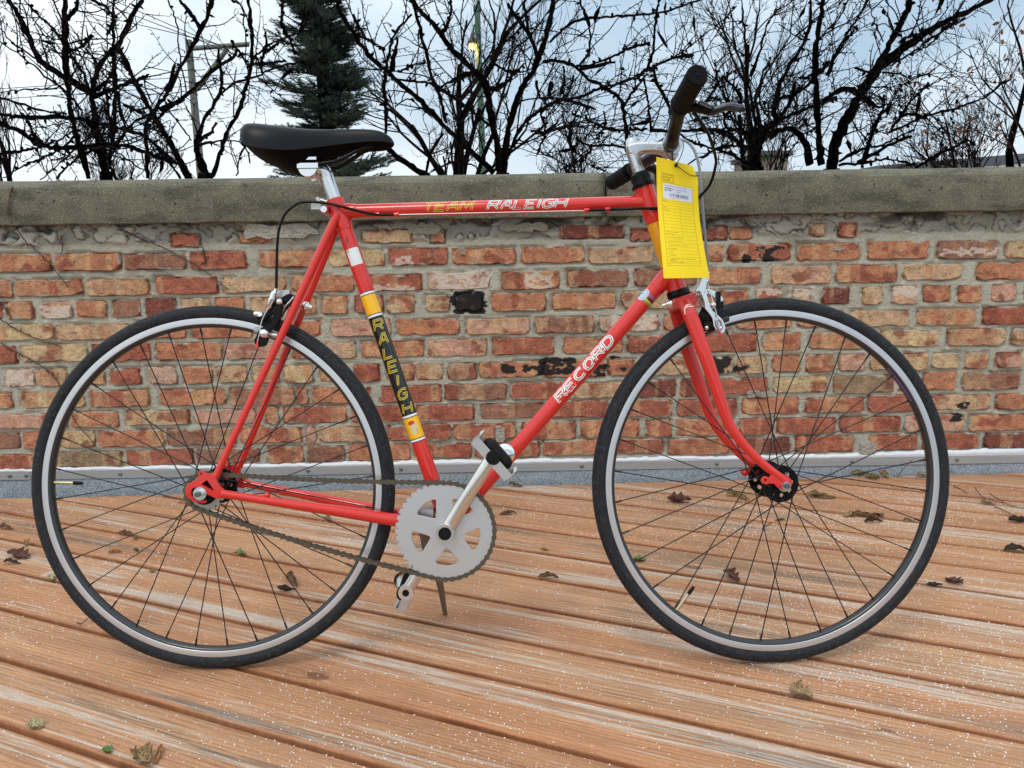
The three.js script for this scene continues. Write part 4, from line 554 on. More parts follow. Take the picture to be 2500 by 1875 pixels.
{ // seat tube with bands
  const r = 0.0143, a = pSeat, b = pSeatLow, L = dlen(a, b), pos = (u, v) => K(u, v).sub(a).dot(b.clone().sub(a).normalize());
  const t = tubeTex(a, b, r, (g, w, h, s) => {
    const X = (u, v) => pos(u, v) * s, band = (x0, x1, c) => { g.fillStyle = c; g.fillRect(x0, 0, x1 - x0, h); };
    const y0 = X(898.5, 717), y1 = X(918, 771), y2 = X(1003, 1014), y3 = X(1023, 1072), bw = 0.0022 * s;
    band(y0, y1, '#f2b705'); band(y1, y2, '#080808'); band(y2, y3, '#f2b705');
    for (const [x, d] of [[y0, 1], [y1, 1], [y2, -1], [y3, -1]]) { band(x - bw * 1.6, x + bw * 1.6, '#15151c'); band(x - bw * 0.9, x + bw * 0.9, '#e8e8ea'); }
    g.save(); const up = [[920, 800], [930, 838], [938, 870], [949, 900], [961, 928], [973, 957], [986, 988]]; 'RALEIGH'.split('').forEach((ch, i) => { const c = lerp(y1 + 0.0185 * s, y2 - 0.0155 * s, i / 6), lh = 0.0182 * s, lw = 0.0180 * s * (ch === 'I' ? 0.4 : 1); g.save(); g.translate(c, h * 0.5 - 0.002 * s); g.rotate(-Math.PI / 2); letter(g, ch, -lw / 2 - lh * 0.1, -lh / 2, lw, lh, 0.28, '#d8bb1e', 0.0044 * s, '#15140e', 0.0013 * s); g.restore(); }); g.restore();
    const sx = X(858, 632), s1 = sx - 0.016 * s, s2 = sx + 0.016 * s; g.fillStyle = '#dfe3e6'; g.beginPath(); g.roundRect(s1, h * 0.5 - 0.015 * s, s2 - s1, 0.026 * s, 8); g.fill(); g.fillStyle = '#b9b8a4'; g.fillRect(s1, h * 0.5 + 0.004 * s, 20, 24);
    g.fillStyle = '#5a2a33'; for (let i = 0; i < 9; i++) g.fillRect(X(843, 585) + i * 5, h * 0.47 + Math.sin(i) * 5 + i * 3, 7, 12 - i);
    const cx = X(1012, 1044); g.fillStyle = '#cdbf96'; g.beginPath(); g.ellipse(cx, h * 0.48, 40, 22, 0.3, 0, 7); g.fill(); g.fillStyle = '#c22a1c'; g.beginPath(); g.ellipse(cx - 34, h * 0.5, 12, 20, 0, 0, 7); g.fill(); g.fillStyle = '#a98f2c'; g.fillRect(cx + 8, h * 0.42, 30, 5);
  });
  part('seat_tube', sweep([a, b], r, { sides: 40, hint: Zax }), paintWith(t), bike);
}
{ // down tube
  const r = 0.0143, a = pDownA, b = pDownB, ax = b.clone().sub(a).normalize(), pos = (u, v) => K(u, v).sub(a).dot(ax);
  const t = tubeTex(a, b, r, (g, w, h, s) => {
    const X = (u, v) => pos(u, v) * s, x0 = X(1356, 972), x1 = X(1496, 822), lh = 0.0172 * s, y = h * 0.5 - lh * 0.72;
    word(g, 'RECORD', x0, y, (x1 - x0) / 7.4, lh, (x1 - x0) / 30, 0.18, '#f0eeea', 0.0056 * s, '#27323c', 0.0012 * s);
    const rr = rng(12); g.fillStyle = redBase; for (let i = 0; i < 30; i++) { const fx = x0 + (x1 - x0) * (0.02 + 0.55 * rr() * rr() + (i % 5 === 0 ? 0.3 : 0)), fy = y + lh * (0.62 + 0.5 * rr()); g.beginPath(); g.moveTo(fx, fy); for (let k = 0; k < 5; k++) g.lineTo(fx + (rr() - 0.5) * 36, fy + (rr() - 0.5) * 22); g.fill(); }
    const bx0 = X(1577, 726); [['#5a78b8', 0.0065], ['#c23b34', 0.0035], ['#20160f', 0.0005], ['#c9c63a', -0.004], ['#6f9a34', -0.0075]].forEach(([c, d]) => { g.fillStyle = c; g.fillRect(bx0 + (d - 0.003) * s, h * 0.34, 0.0034 * s, h * 0.36); });
    g.save(); g.translate(bx0 - 0.0005 * s, h * 0.36); g.fillStyle = '#b9cde0'; g.beginPath(); g.ellipse(0, 0, 0.0125 * s, 0.010 * s, 0, 0, 7); g.fill(); g.strokeStyle = '#8fa6bf'; g.lineWidth = 4; g.beginPath(); g.ellipse(0, 0, 0.009 * s, 0.007 * s, 0, 0, 7); g.stroke(); g.beginPath(); g.moveTo(-14, 10); g.lineTo(0, -12); g.lineTo(12, 8); g.stroke(); g.restore();
    fleck(g, w, h, 60, 19, ['#7c1512', '#e05a4c', '#c9b9a8'], 3);
  });
  part('down_tube', sweep([a, b], r, { sides: 40, hint: Zax }), paintWith(t), bike);
}
{ // head tube: yellow between red lugs
  const a = pHeadT, b = pHeadB, n = 24, pts = Array.from({ length: n + 1 }, (_, i) => a.clone().lerp(b, i / n)); const L = dlen(a, b);
  const t = canvasTex(512, 256, (g, w, h) => { g.fillStyle = redBase; g.fillRect(0, 0, w, h); g.fillStyle = '#dd9a06'; g.beginPath(); g.moveTo(w * 0.34, 0); g.lineTo(w * 0.34, h * 0.28); g.quadraticCurveTo(w * 0.2, h * 0.34, w * 0.16, h * 0.30); g.lineTo(w * 0.14, 0); g.closePath(); g.fill(); g.fillRect(w * 0.34, 0, w * 0.42, h); g.beginPath(); g.moveTo(w * 0.76, 0); g.lineTo(w * 0.9, 0); g.quadraticCurveTo(w * 0.92, h * 0.3, w * 0.76, h * 0.36); g.fill(); g.strokeStyle = '#51190f'; g.lineWidth = 2.5; g.beginPath(); g.moveTo(w * 0.34, h); g.lineTo(w * 0.34, h * 0.28); g.quadraticCurveTo(w * 0.2, h * 0.34, w * 0.16, h * 0.30); g.stroke(); g.beginPath(); g.moveTo(w * 0.76, h); g.lineTo(w * 0.76, h * 0.36); g.stroke(); });
  part('head_tube', sweep(pts, (i) => { const q = i / n; return 0.0162 + (q < 0.3 || q > 0.78 ? 0.0018 : 0) + (q < 0.03 || q > 0.97 ? 0.001 : 0); }, { sides: 36, hint: Zax }), paintWith(t), bike);
  const lug = (p, dir, r, l) => sweep([p, p.clone().addScaledVector(dir, l * 0.6), p.clone().addScaledVector(dir, l)], (i) => [r, r, r - 0.0012][i], { sides: 32, hint: Zax });
  const td = pTopB.clone().sub(pTopA).normalize(), dd = pDownB.clone().sub(pDownA).normalize();
  part('lug', lug(pTopB.clone().addScaledVector(td, 0.004), td.clone().negate(), 0.0146, 0.034), redPaint, bike); part('lug', lug(pDownB.clone().addScaledVector(dd, 0.004), dd.clone().negate(), 0.0164, 0.046), redPaint, bike);
  part('lug', lug(pTopA, td, 0.0144, 0.028), redPaint, bike); const sd = pSeatLow.clone().sub(pSeat).normalize(); part('seat_lug', sweep([pSeat.clone().addScaledVector(sd, -0.001), pSeat.clone().addScaledVector(sd, 0.05), pSeat.clone().addScaledVector(sd, 0.058)], (i) => [0.0166, 0.0162, 0.0148][i], { sides: 32, hint: Zax }), redPaint, bike);
}
// bottom bracket shell
{ const s = new THREE.CylinderGeometry(0.0195, 0.0195, 0.068, 32); s.rotateX(Math.PI / 2); part('bottom_bracket_shell', at(s, BB.x, BB.y, 0), redPaint, bike); const c = new THREE.CylinderGeometry(0.0175, 0.0175, 0.078, 24); c.rotateX(Math.PI / 2); part('bearing_cup', at(c, BB.x, BB.y, 0), steelDull, bike); }
// stays
const dz = 0.060;
const dropN = K(527, 1163, dz), dropCN = K(541, 1205, dz);
{
  const chain = (s) => { const a = s > 0 ? K(541, 1205, dz) : V(K(541, 1205, dz).x, K(541, 1205, dz).y, -dz), m = a.clone().lerp(BB, 0.55).setZ(s * 0.034), e = BB.clone().add(V(-0.012, 0.001, s * 0.019)); const pts = curve([a, a.clone().lerp(m, 0.5).setZ(s * 0.050), m, e], 40); return sweep(pts, (i, t) => 0.0074 + 0.0042 * sstep(0.05, 0.75, t), { sides: 24, hint: Zax }); };
  part('chain_stay', chain(1), redPaint, bike); part('chain_stay', chain(-1), redPaint, bike);
  const seat = (s) => { const a = V(K(824, 524, 0.012).x, K(824, 524, 0.012).y, s * 0.0135), b = V(dropN.x, dropN.y, s * dz); const m = a.clone().lerp(b, 0.4); m.z = s * 0.030; return sweep(curve([a, a.clone().lerp(m, 0.4).setZ(s * 0.020), m, m.clone().lerp(b, 0.5).setZ(s * 0.047), b], 40), (i, t) => (t < 0.015 ? 0.0072 : 0.0079 - 0.0018 * t), { sides: 20, hint: Zax }); };
  part('seat_stay', seat(1), redPaint, bike); part('seat_stay', seat(-1), redPaint, bike);
  const br = K(735, 745, 0); part('brake_bridge', rod(V(br.x, br.y, -0.03), V(br.x, br.y, 0.03), 0.006, 0.006, 14), redPaint, bike);
  part('chain_peg', new THREE.SphereGeometry(0.006, 12, 8).translate(K(652, 1213, 0.052).x, K(652, 1209, 0.052).y, 0.052), redPaint, bike);
  // dropouts
  const px = (x, y) => { const p = K(420 + x / 7.373, 1080 + y / 7.373, dz); return [p.x, p.y]; };
  const outline = [[480, 560], [520, 515], [580, 525], [610, 560], [690, 570], [770, 540], [800, 610], [810, 700], [860, 790], [940, 860], [960, 960], [880, 1010], [800, 1000], [720, 960], [640, 930], [590, 900], [560, 850], [480, 800], [390, 810], [350, 860], [350, 950], [420, 1030], [520, 1050], [620, 1040], [610, 1080], [560, 1090], [440, 1070], [330, 1020], [270, 950], [250, 850], [280, 760], [380, 710], [470, 650], [500, 600]];
  const shp = new THREE.Shape(outline.map(([x, y]) => new THREE.Vector2(...px(x, y)))); shp.holes.push(new THREE.Path([[640, 670], [765, 850], [735, 868], [530, 750]].map(([x, y]) => new THREE.Vector2(...px(x, y))))); { const hx = px(535, 560), h = new THREE.Path(); h.absarc(hx[0], hx[1], 0.0021, 0, Math.PI * 2, true); shp.holes.push(h); }
  const eg = new THREE.ExtrudeGeometry(shp, { depth: 0.005, bevelEnabled: true, bevelSize: 0.0006, bevelThickness: 0.0006, bevelSegments: 1, curveSegments: 8 }); part('dropout', at(eg.clone(), 0, 0, dz - 0.0025), redPaint, bike); part('dropout', at(eg, 0, 0, -dz - 0.0025), redPaint, bike);
}
// --- wheels
const tyreBump = dataTex(1024, 128, (x, y) => { const t = (y + 0.5) / 128, d = Math.abs(t - 0.5); let v = 0.7; if (d < 0.17 && d > 0.035) { const k = ((x / 16 + (d - 0.1) * 26) % 1 + 1) % 1; if (k < 0.30 && d > 0.07) v = 0.15; } if (d > 0.17 && d < 0.19) v = 0.3; if (Math.abs(d - 0.27) < 0.008) v = 0.4; return clamp(v + 0.12 * (tnoise(x / 3, y / 3, 341, 43) - 0.5)); }, false);
tyreBump.repeat.set(14, 1);
const tyreTex = dataTex(1024, 128, (x, y) => { const t = (y + 0.5) / 128, d = Math.abs(t - 0.5); let c = mix3([26, 28, 32], [40, 42, 46], tnoise(x / 12, y / 9, 85, 14)); if (d < 0.17) c = mix3(c, [56, 58, 60], 0.5 * tnoise(x / 20, y / 6, 51, 21)); if (tnoise(x / 6 + 9, y / 5, 170, 25) > 0.86) c = mix3(c, [96, 92, 86], 0.4); return c; });
tyreTex.repeat.set(3, 1);
const tyreMat = phys(0xffffff, 0.7, { map: tyreTex, bumpMap: tyreBump, bumpScale: 0.0022, specularIntensity: 0.6 });
const trackTex = dataTex(64, 256, (x, y) => { const n = tnoise(x / 20, y / 1.5, 3, 171); return mix3([190, 191, 194], [224, 225, 228], n); }); trackTex.repeat.set(8, 1);
const trackMat = std(0xffffff, 0.34, { map: trackTex, metalness: 0.8 }), rimMat = phys(lin(0.018, 0.019, 0.022), 0.35, { clearcoat: 0.3 });
const latheY = (pts, seg = 128) => { const g = new THREE.LatheGeometry(pts.map(([r, z]) => new THREE.Vector2(r, z)), seg); g.rotateX(Math.PI / 2); return g; };
function wheel(hubPos, turn, valveAng, phase, rear) {
  const w = sub('wheel', bike); w.position.copy(hubPos); if (turn) { const q = new THREE.Quaternion().setFromAxisAngle(V(0, 1, 0), turn); w.quaternion.copy(q); }
  { const prof = []; const cr = TR - TW; for (let k = 0; k <= 28; k++) { const a = -2.42 + 4.84 * k / 28; prof.push([cr + TW * Math.cos(a) * 1.0, TW * Math.sin(a) * 1.02]); } const g = new THREE.LatheGeometry(prof.map(([r, z]) => new THREE.Vector2(r, z)), 180); g.rotateX(Math.PI / 2); part('tyre', g, tyreMat, w); }
  part('rim', latheY([[0.3135, -0.0092], [0.3045, -0.0098], [0.3010, -0.0075], [0.2992, -0.004], [0.2988, 0], [0.2992, 0.004], [0.3010, 0.0075], [0.3045, 0.0098], [0.3135, 0.0092]], 160), rimMat, w);
  for (const s of [-1, 1]) part('brake_track', latheY(s > 0 ? [[0.3055, 0.0100], [0.3062, 0.0108], [0.3160, 0.0108], [0.3170, 0.0098]] : [[0.3170, -0.0098], [0.3160, -0.0108], [0.3062, -0.0108], [0.3055, -0.0100]], 160), trackMat, w);
  const fz = rear ? 0.030 : 0.033, fr = 0.0335, hr = 0.0285;
  { // hub with pierced flanges
    const list = [latheY([[0.0001, -0.047], [0.011, -0.047], [0.011, -fz - 0.004], [0.014, -fz + 0.004], [0.0125, -fz + 0.012], [0.0125, fz - 0.012], [0.014, fz - 0.004], [0.011, fz + 0.004], [0.011, 0.047], [0.0001, 0.047]], 32)];
    for (const s of [-1, 1]) { const sh = new THREE.Shape(); sh.absarc(0, 0, fr, 0, Math.PI * 2); const c = new THREE.Path(); c.absarc(0, 0, 0.010, 0, Math.PI * 2, true); sh.holes.push(c); for (let k = 0; k < 8; k++) { const a = k / 8 * 6.2832 + phase, h = new THREE.Path(); h.absellipse(Math.cos(a) * 0.0212, Math.sin(a) * 0.0212, 0.0042, 0.0042 + (k % 2) * 0.0014, 0, 6.2832, true, a); sh.holes.push(h); } list.push(at(new THREE.ExtrudeGeometry(sh, { depth: 0.003, bevelEnabled: true, bevelSize: 0.0005, bevelThickness: 0.0005, bevelSegments: 1, curveSegments: 36 }), 0, 0, s * fz - 0.0015)); }
    part('hub', join(list), blackGloss, w);
  }
  const spokeMat = std(lin(0.014, 0.014, 0.017), 0.4, { metalness: 0.3 });
  for (let k = 0; k < 32; k++) {
    const side = k % 2 ? 1 : -1, j = Math.floor(k / 2), out = j % 2, ra = (k / 32) * 6.2832 + phase, ha = ra + (out ? 1 : -1) * 6.2832 * 3 / 16 * 0.98, z0 = side * (fz + (out ? 0.0022 : -0.0022));
    const a = V(Math.cos(ha) * hr, Math.sin(ha) * hr, z0), b = V(Math.cos(ra) * 0.2985, Math.sin(ra) * 0.2985, side * 0.002), n1 = b.clone().lerp(a, 0.042);
    part('spoke', join([sweep([a, b], 0.00105, { sides: 6 }), sweep([b, n1], 0.0018, { sides: 6 })]), spokeMat, w);
  }
  { const d = V(Math.cos(valveAng), Math.sin(valveAng), 0); const p = (r) => d.clone().multiplyScalar(r); part('valve', sweep([p(0.303), p(0.262), p(0.2615)], (i) => (i < 2 ? 0.003 : 0.0022), { sides: 12 }), std(lin(0.62, 0.55, 0.34), 0.3, { metalness: 1 }), w); part('valve_cap', sweep([p(0.263), p(0.258), p(0.248), p(0.2455)], (i) => [0.0034, 0.0036, 0.0032, 0.0018][i], { sides: 12 }), blackMat, w); }
  { const ax = rear ? 0.079 : 0.066; part('axle', sweep([V(0, 0, -ax), V(0, 0, ax)], 0.0048, { sides: 20 }), std(lin(0.16, 0.16, 0.17), 0.4, { metalness: 0.9 }), w); for (const s of [-1, 1]) { const n = new THREE.CylinderGeometry(0.0085, 0.0085, 0.008, 6); n.rotateX(Math.PI / 2); part('axle_nut', at(n, 0, 0, s * (ax - 0.009)), chrome, w); const q = new THREE.CylinderGeometry(0.0118, 0.0118, 0.003, 28); q.rotateX(Math.PI / 2); part('washer', at(q, 0, 0, s * (ax - 0.0145)), chrome, w); } }
  return w;
}
const rearW = wheel(O, 0, Math.PI * 0.985, 0.06, true), frontW = wheel(F, STEER, -128 * Math.PI / 180, 0.11, false);
{ // rim label of the front wheel, sprocket of the rear wheel
  const g = new THREE.RingGeometry(0.2988, 0.3052, 30, 1, 0.50, 0.26); const pp = g.attributes.position; for (let i = 0; i < pp.count; i++) { const r = Math.hypot(pp.getX(i), pp.getY(i)); pp.setZ(i, 0.0056 + (r - 0.2988) * 0.72); } g.computeVertexNormals();
  part('rim_label', g, std(0xffffff, 0.5, { map: canvasTex(256, 32, (c, w, h) => { c.fillStyle = '#6f6a72'; c.fillRect(0, 0, w, h); c.fillStyle = '#a9a2ae'; for (let i = 0; i < 6; i++) c.fillRect(20 + i * 38, 8, 22, 14); c.fillStyle = '#5b4a80'; c.fillRect(200, 0, 40, h); }), side: THREE.DoubleSide }), frontW);
  const teeth = (n, r, cut) => { const s = new THREE.Shape(), m = n * 6; for (let i = 0; i <= m; i++) { const q = (i / 6) % 1, a = i / m * 6.2832, rr = r + (q < 0.2 || q > 0.8 ? 0.0035 : q < 0.35 || q > 0.65 ? 0.0005 : -0.003); i ? s.lineTo(Math.cos(a) * rr, Math.sin(a) * rr) : s.moveTo(Math.cos(a) * rr, Math.sin(a) * rr); } if (cut) cut(s); return s; };
  const sp = teeth(17, 0.0335, (s) => { const h = new THREE.Path(); h.absarc(0, 0, 0.021, 0, 6.2832, true); s.holes.push(h); }); part('sprocket', at(new THREE.ExtrudeGeometry(sp, { depth: 0.0022, bevelEnabled: false, curveSegments: 30 }), 0, 0, 0.0425), std(lin(0.34, 0.33, 0.30), 0.4, { metalness: 1 }), rearW);
  part('freewheel_body', latheY([[0.008, 0.034], [0.0215, 0.034], [0.0235, 0.037], [0.0235, 0.047], [0.020, 0.050], [0.008, 0.050]], 32), blackMat, rearW);
  // chainring
  const ring = sub('crankset', bike); ring.position.set(BB.x, BB.y, 0);
  const cs = teeth(44, 0.0880, (s) => { for (let k = 0; k < 5; k++) { const a = (56 + 72 * k) * Math.PI / 180, P = (r, d) => [Math.cos(a + d) * r, Math.sin(a + d) * r]; const pts = [[0.0300, 0], [0.0335, -0.13], [0.054, -0.35], [0.0590, -0.37], [0.0625, -0.28], [0.0635, 0], [0.0625, 0.28], [0.0590, 0.37], [0.054, 0.35], [0.0335, 0.13]].map(([r, d]) => new THREE.Vector2(...P(r, d))); s.holes.push(new THREE.Path(new THREE.SplineCurve([...pts, pts[0]]).getPoints(60).slice(0, -1).reverse())); } });
  part('chainring', at(new THREE.ExtrudeGeometry(cs, { depth: 0.003, bevelEnabled: true, bevelSize: 0.0005, bevelThickness: 0.0005, bevelSegments: 1 }), 0, 0, 0.0430), std(lin(0.58, 0.60, 0.62), 0.38, { metalness: 0.85 }), ring);
  // crank arms
  const ang = Math.atan2(200, 126), arm = (a, z0, z1) => { const L = 0.170, d = V(Math.cos(a), Math.sin(a), 0), n = 28, pts = [], rd = []; for (let i = 0; i <= n; i++) { const t = i / n; pts.push(d.clone().multiplyScalar(L * t).setZ(lerp(z0, z1, sstep(0, 0.8, t)))); rd.push([0.0062, lerp(0.0128, 0.0112, t)]); } const g = sweep(pts, (i) => rd[i], { sides: 20, hint: Zax }); const boss = new THREE.CylinderGeometry(0.0165, 0.018, 0.020, 36); boss.rotateX(Math.PI / 2); const eye = new THREE.CylinderGeometry(0.0148, 0.0148, 0.0124, 32); eye.rotateX(Math.PI / 2); return join([g, at(boss, 0, 0, z0 + (z0 > 0 ? 0.002 : -0.002)), at(eye, d.x * L, d.y * L, z1)]); };
  part('crank_arm', arm(ang, 0.056, 0.066), std(lin(0.72, 0.70, 0.66), 0.22, { metalness: 1 }), ring); part('crank_arm', arm(ang + Math.PI, -0.056, -0.068), std(lin(0.70, 0.68, 0.65), 0.3, { metalness: 1 }), ring);
  const cup = new THREE.CylinderGeometry(0.0112, 0.0112, 0.004, 28, 1, true); cup.rotateX(Math.PI / 2); const bolt = new THREE.CylinderGeometry(0.0066, 0.0066, 0.004, 6); bolt.rotateX(Math.PI / 2); const floor = new THREE.CylinderGeometry(0.0108, 0.0108, 0.002, 28); floor.rotateX(Math.PI / 2); part('crank_bolt', join([at(floor, 0, 0, 0.0680), at(bolt, 0, 0, 0.0690), at(new THREE.TorusGeometry(0.0105, 0.0013, 8, 30), 0, 0, 0.0685)]), blackMat, ring);
  { const d = V(Math.cos(ang + Math.PI), Math.sin(ang + Math.PI), 0).multiplyScalar(0.170); const h = new THREE.CylinderGeometry(0.0068, 0.0068, 0.0135, 20); h.rotateX(Math.PI / 2); part('pedal_socket', at(h, d.x, d.y, -0.0678), blackMat, ring); }
  // pedals: alloy cage with toothed edges round a black body
  const pedal = (a, z, s, tilt) => {
    const p = sub('pedal', bike), d = V(Math.cos(a) * 0.170, Math.sin(a) * 0.170, 0); p.position.set(BB.x + d.x, BB.y + d.y, z); p.rotation.z = tilt;
    const cage = []; const cl = 0.043, dep = 0.058, hgt = 0.013;
    for (const q of [0, 1]) { cage.push(at(new THREE.BoxGeometry(cl * 2, 0.0165, 0.0022), 0, -0.004, s * (q ? dep : 0.006))); }
    for (const q of [-1, 1]) { cage.push(at(new THREE.BoxGeometry(0.0022, 0.018, dep - 0.004), q * cl, 0.001, s * (dep / 2 + 0.004))); for (let k = 0; k < 8; k++) { const c = new THREE.ConeGeometry(0.0032, 0.0065, 4); cage.push(at(c, q * cl, 0.0125, s * (0.010 + k * 0.0064))); const e = new THREE.ConeGeometry(0.0032, 0.0065, 4); e.rotateX(Math.PI); cage.push(at(e, q * cl, -0.0105, s * (0.010 + k * 0.0064))); } }
    part('pedal_cage', join(cage), steelDull, p);
    const body = new THREE.CapsuleGeometry(0.0145, 0.036, 8, 20); body.rotateZ(Math.PI / 2); body.scale(1.0, 0.86, 1.6); const core = new THREE.CylinderGeometry(0.0125, 0.0125, dep + 0.002, 20); core.rotateX(Math.PI / 2); part('pedal_body', join([at(body, 0.002, 0.007, s * (dep / 2 - 0.002)), at(core, 0, 0, s * (dep / 2 + 0.002))]), blackMat, p);
    part('dust_cap', at((() => { const c = new THREE.SphereGeometry(0.0125, 18, 8, 0, 6.2832, 0, Math.PI / 2); c.rotateX(s * Math.PI / 2); c.scale(1.5, 1.5, 0.5); return c; })(), 0.012, 0.014, s * 0.010), chrome, p);
    part('pedal_axle', sweep([V(0, 0, -s * 0.006), V(0, 0, s * 0.02)], 0.006, { sides: 14 }), steel, p);
  };
  pedal(ang, 0.078, 1, -0.86); pedal(ang + Math.PI, -0.080, -1, 1.2);
  // chain: real side plates and rollers round both sprockets
  const r1 = 0.0880, r2 = 0.0335, c1 = V(BB.x, BB.y, 0), c2 = O.clone(), D = dlen(c1, c2), base = Math.atan2(c1.y - c2.y, c1.x - c2.x), al = Math.acos((r2 - r1) / D), path = [];
  const arc = (c, r, a0, a1, n) => { for (let i = 0; i <= n; i++) { const a = lerp(a0, a1, i / n); path.push(V(c.x + r * Math.cos(a), c.y + r * Math.sin(a), 0)); } };
  arc(c2, r2, base + al, base + Math.PI * 2 - al, 60); { const a = path.at(-1), b = V(c1.x + r1 * Math.cos(base - al), c1.y + r1 * Math.sin(base - al), 0); for (let i = 1; i < 40; i++) path.push(a.clone().lerp(b, i / 40).add(V(0, -0.006 * Math.sin(Math.PI * i / 40), 0))); } arc(c1, r1, base - al, base + al, 90); { const a = path.at(-1), b = path[0]; for (let i = 1; i < 40; i++) path.push(a.clone().lerp(b, i / 40).add(V(0, -0.004 * Math.sin(Math.PI * i / 40), 0))); }
  const tot = path.reduce((s, p, i) => s + p.distanceTo(path[(i + 1) % path.length]), 0), N = Math.round(tot / 0.0127 / 2) * 2, st = tot / N, pins = []; { let acc = 0, i = 0; for (let k = 0; k < N; k++) { const want = k * st; while (acc + path[i].distanceTo(path[(i + 1) % path.length]) < want) { acc += path[i].distanceTo(path[(i + 1) % path.length]); i++; } const a = path[i % path.length], b = path[(i + 1) % path.length]; pins.push(a.clone().lerp(b, (want - acc) / a.distanceTo(b))); } }
  const chainParts = [], zc = 0.0445; for (let k = 0; k < N; k++) { const a = pins[k], b = pins[(k + 1) % N], an = Math.atan2(b.y - a.y, b.x - a.x), l = dlen(a, b), outer = k % 2; const s = new THREE.Shape(); s.absarc(0, 0, 0.0047, Math.PI / 2, Math.PI * 1.5); s.quadraticCurveTo(l / 2, -0.0012, l, -0.0047); s.absarc(l, 0, 0.0047, -Math.PI / 2, Math.PI / 2); s.quadraticCurveTo(l / 2, 0.0012, 0, 0.0047); for (const q of [-1, 1]) { const g = new THREE.ExtrudeGeometry(s, { depth: 0.0011, bevelEnabled: false, curveSegments: 4 }); g.rotateZ(an); chainParts.push(at(g, a.x, a.y, zc + q * (outer ? 0.0036 : 0.0024) - 0.0005)); } const pn = new THREE.CylinderGeometry(0.0019, 0.0019, 0.0108, 8); pn.rotateX(Math.PI / 2); chainParts.push(at(pn, a.x, a.y, zc)); const ro = new THREE.CylinderGeometry(0.0038, 0.0038, 0.004, 8); ro.rotateX(Math.PI / 2); chainParts.push(at(ro, a.x, a.y, zc)); }
  part('chain', join(chainParts), std(lin(0.13, 0.11, 0.085), 0.5, { metalness: 0.8 }), bike);
}
// kickstand
{ const g = toBike(onGround(1087, 1498.5)).add(V(0, 0, 0)), pts = curve([K(1036, 1252, -0.028), K(1038, 1290, -0.034), K(1046, 1350, -0.06), K(1071, 1412, -0.11), g], 30); part('kickstand_leg', sweep(pts, (i, t) => [lerp(0.008, 0.0052, t), lerp(0.0135, 0.0046, Math.pow(t, 0.8))], { sides: 14, hint: Zax }), std(lin(0.20, 0.17, 0.14), 0.55, { metalness: 0.6 }), bike); const c = K(1040, 1252, -0.005); part('kickstand_clamp', join([at(new THREE.BoxGeometry(0.034, 0.016, 0.05), c.x, c.y + 0.004, 0), at(new THREE.CylinderGeometry(0.010, 0.010, 0.036, 16), c.x, c.y - 0.012, -0.006)]), steelDull, bike); part('kickstand_foot', new THREE.CapsuleGeometry(0.0045, 0.004, 6, 12).translate(g.x, g.y + 0.003, g.z), blackMat, bike); }
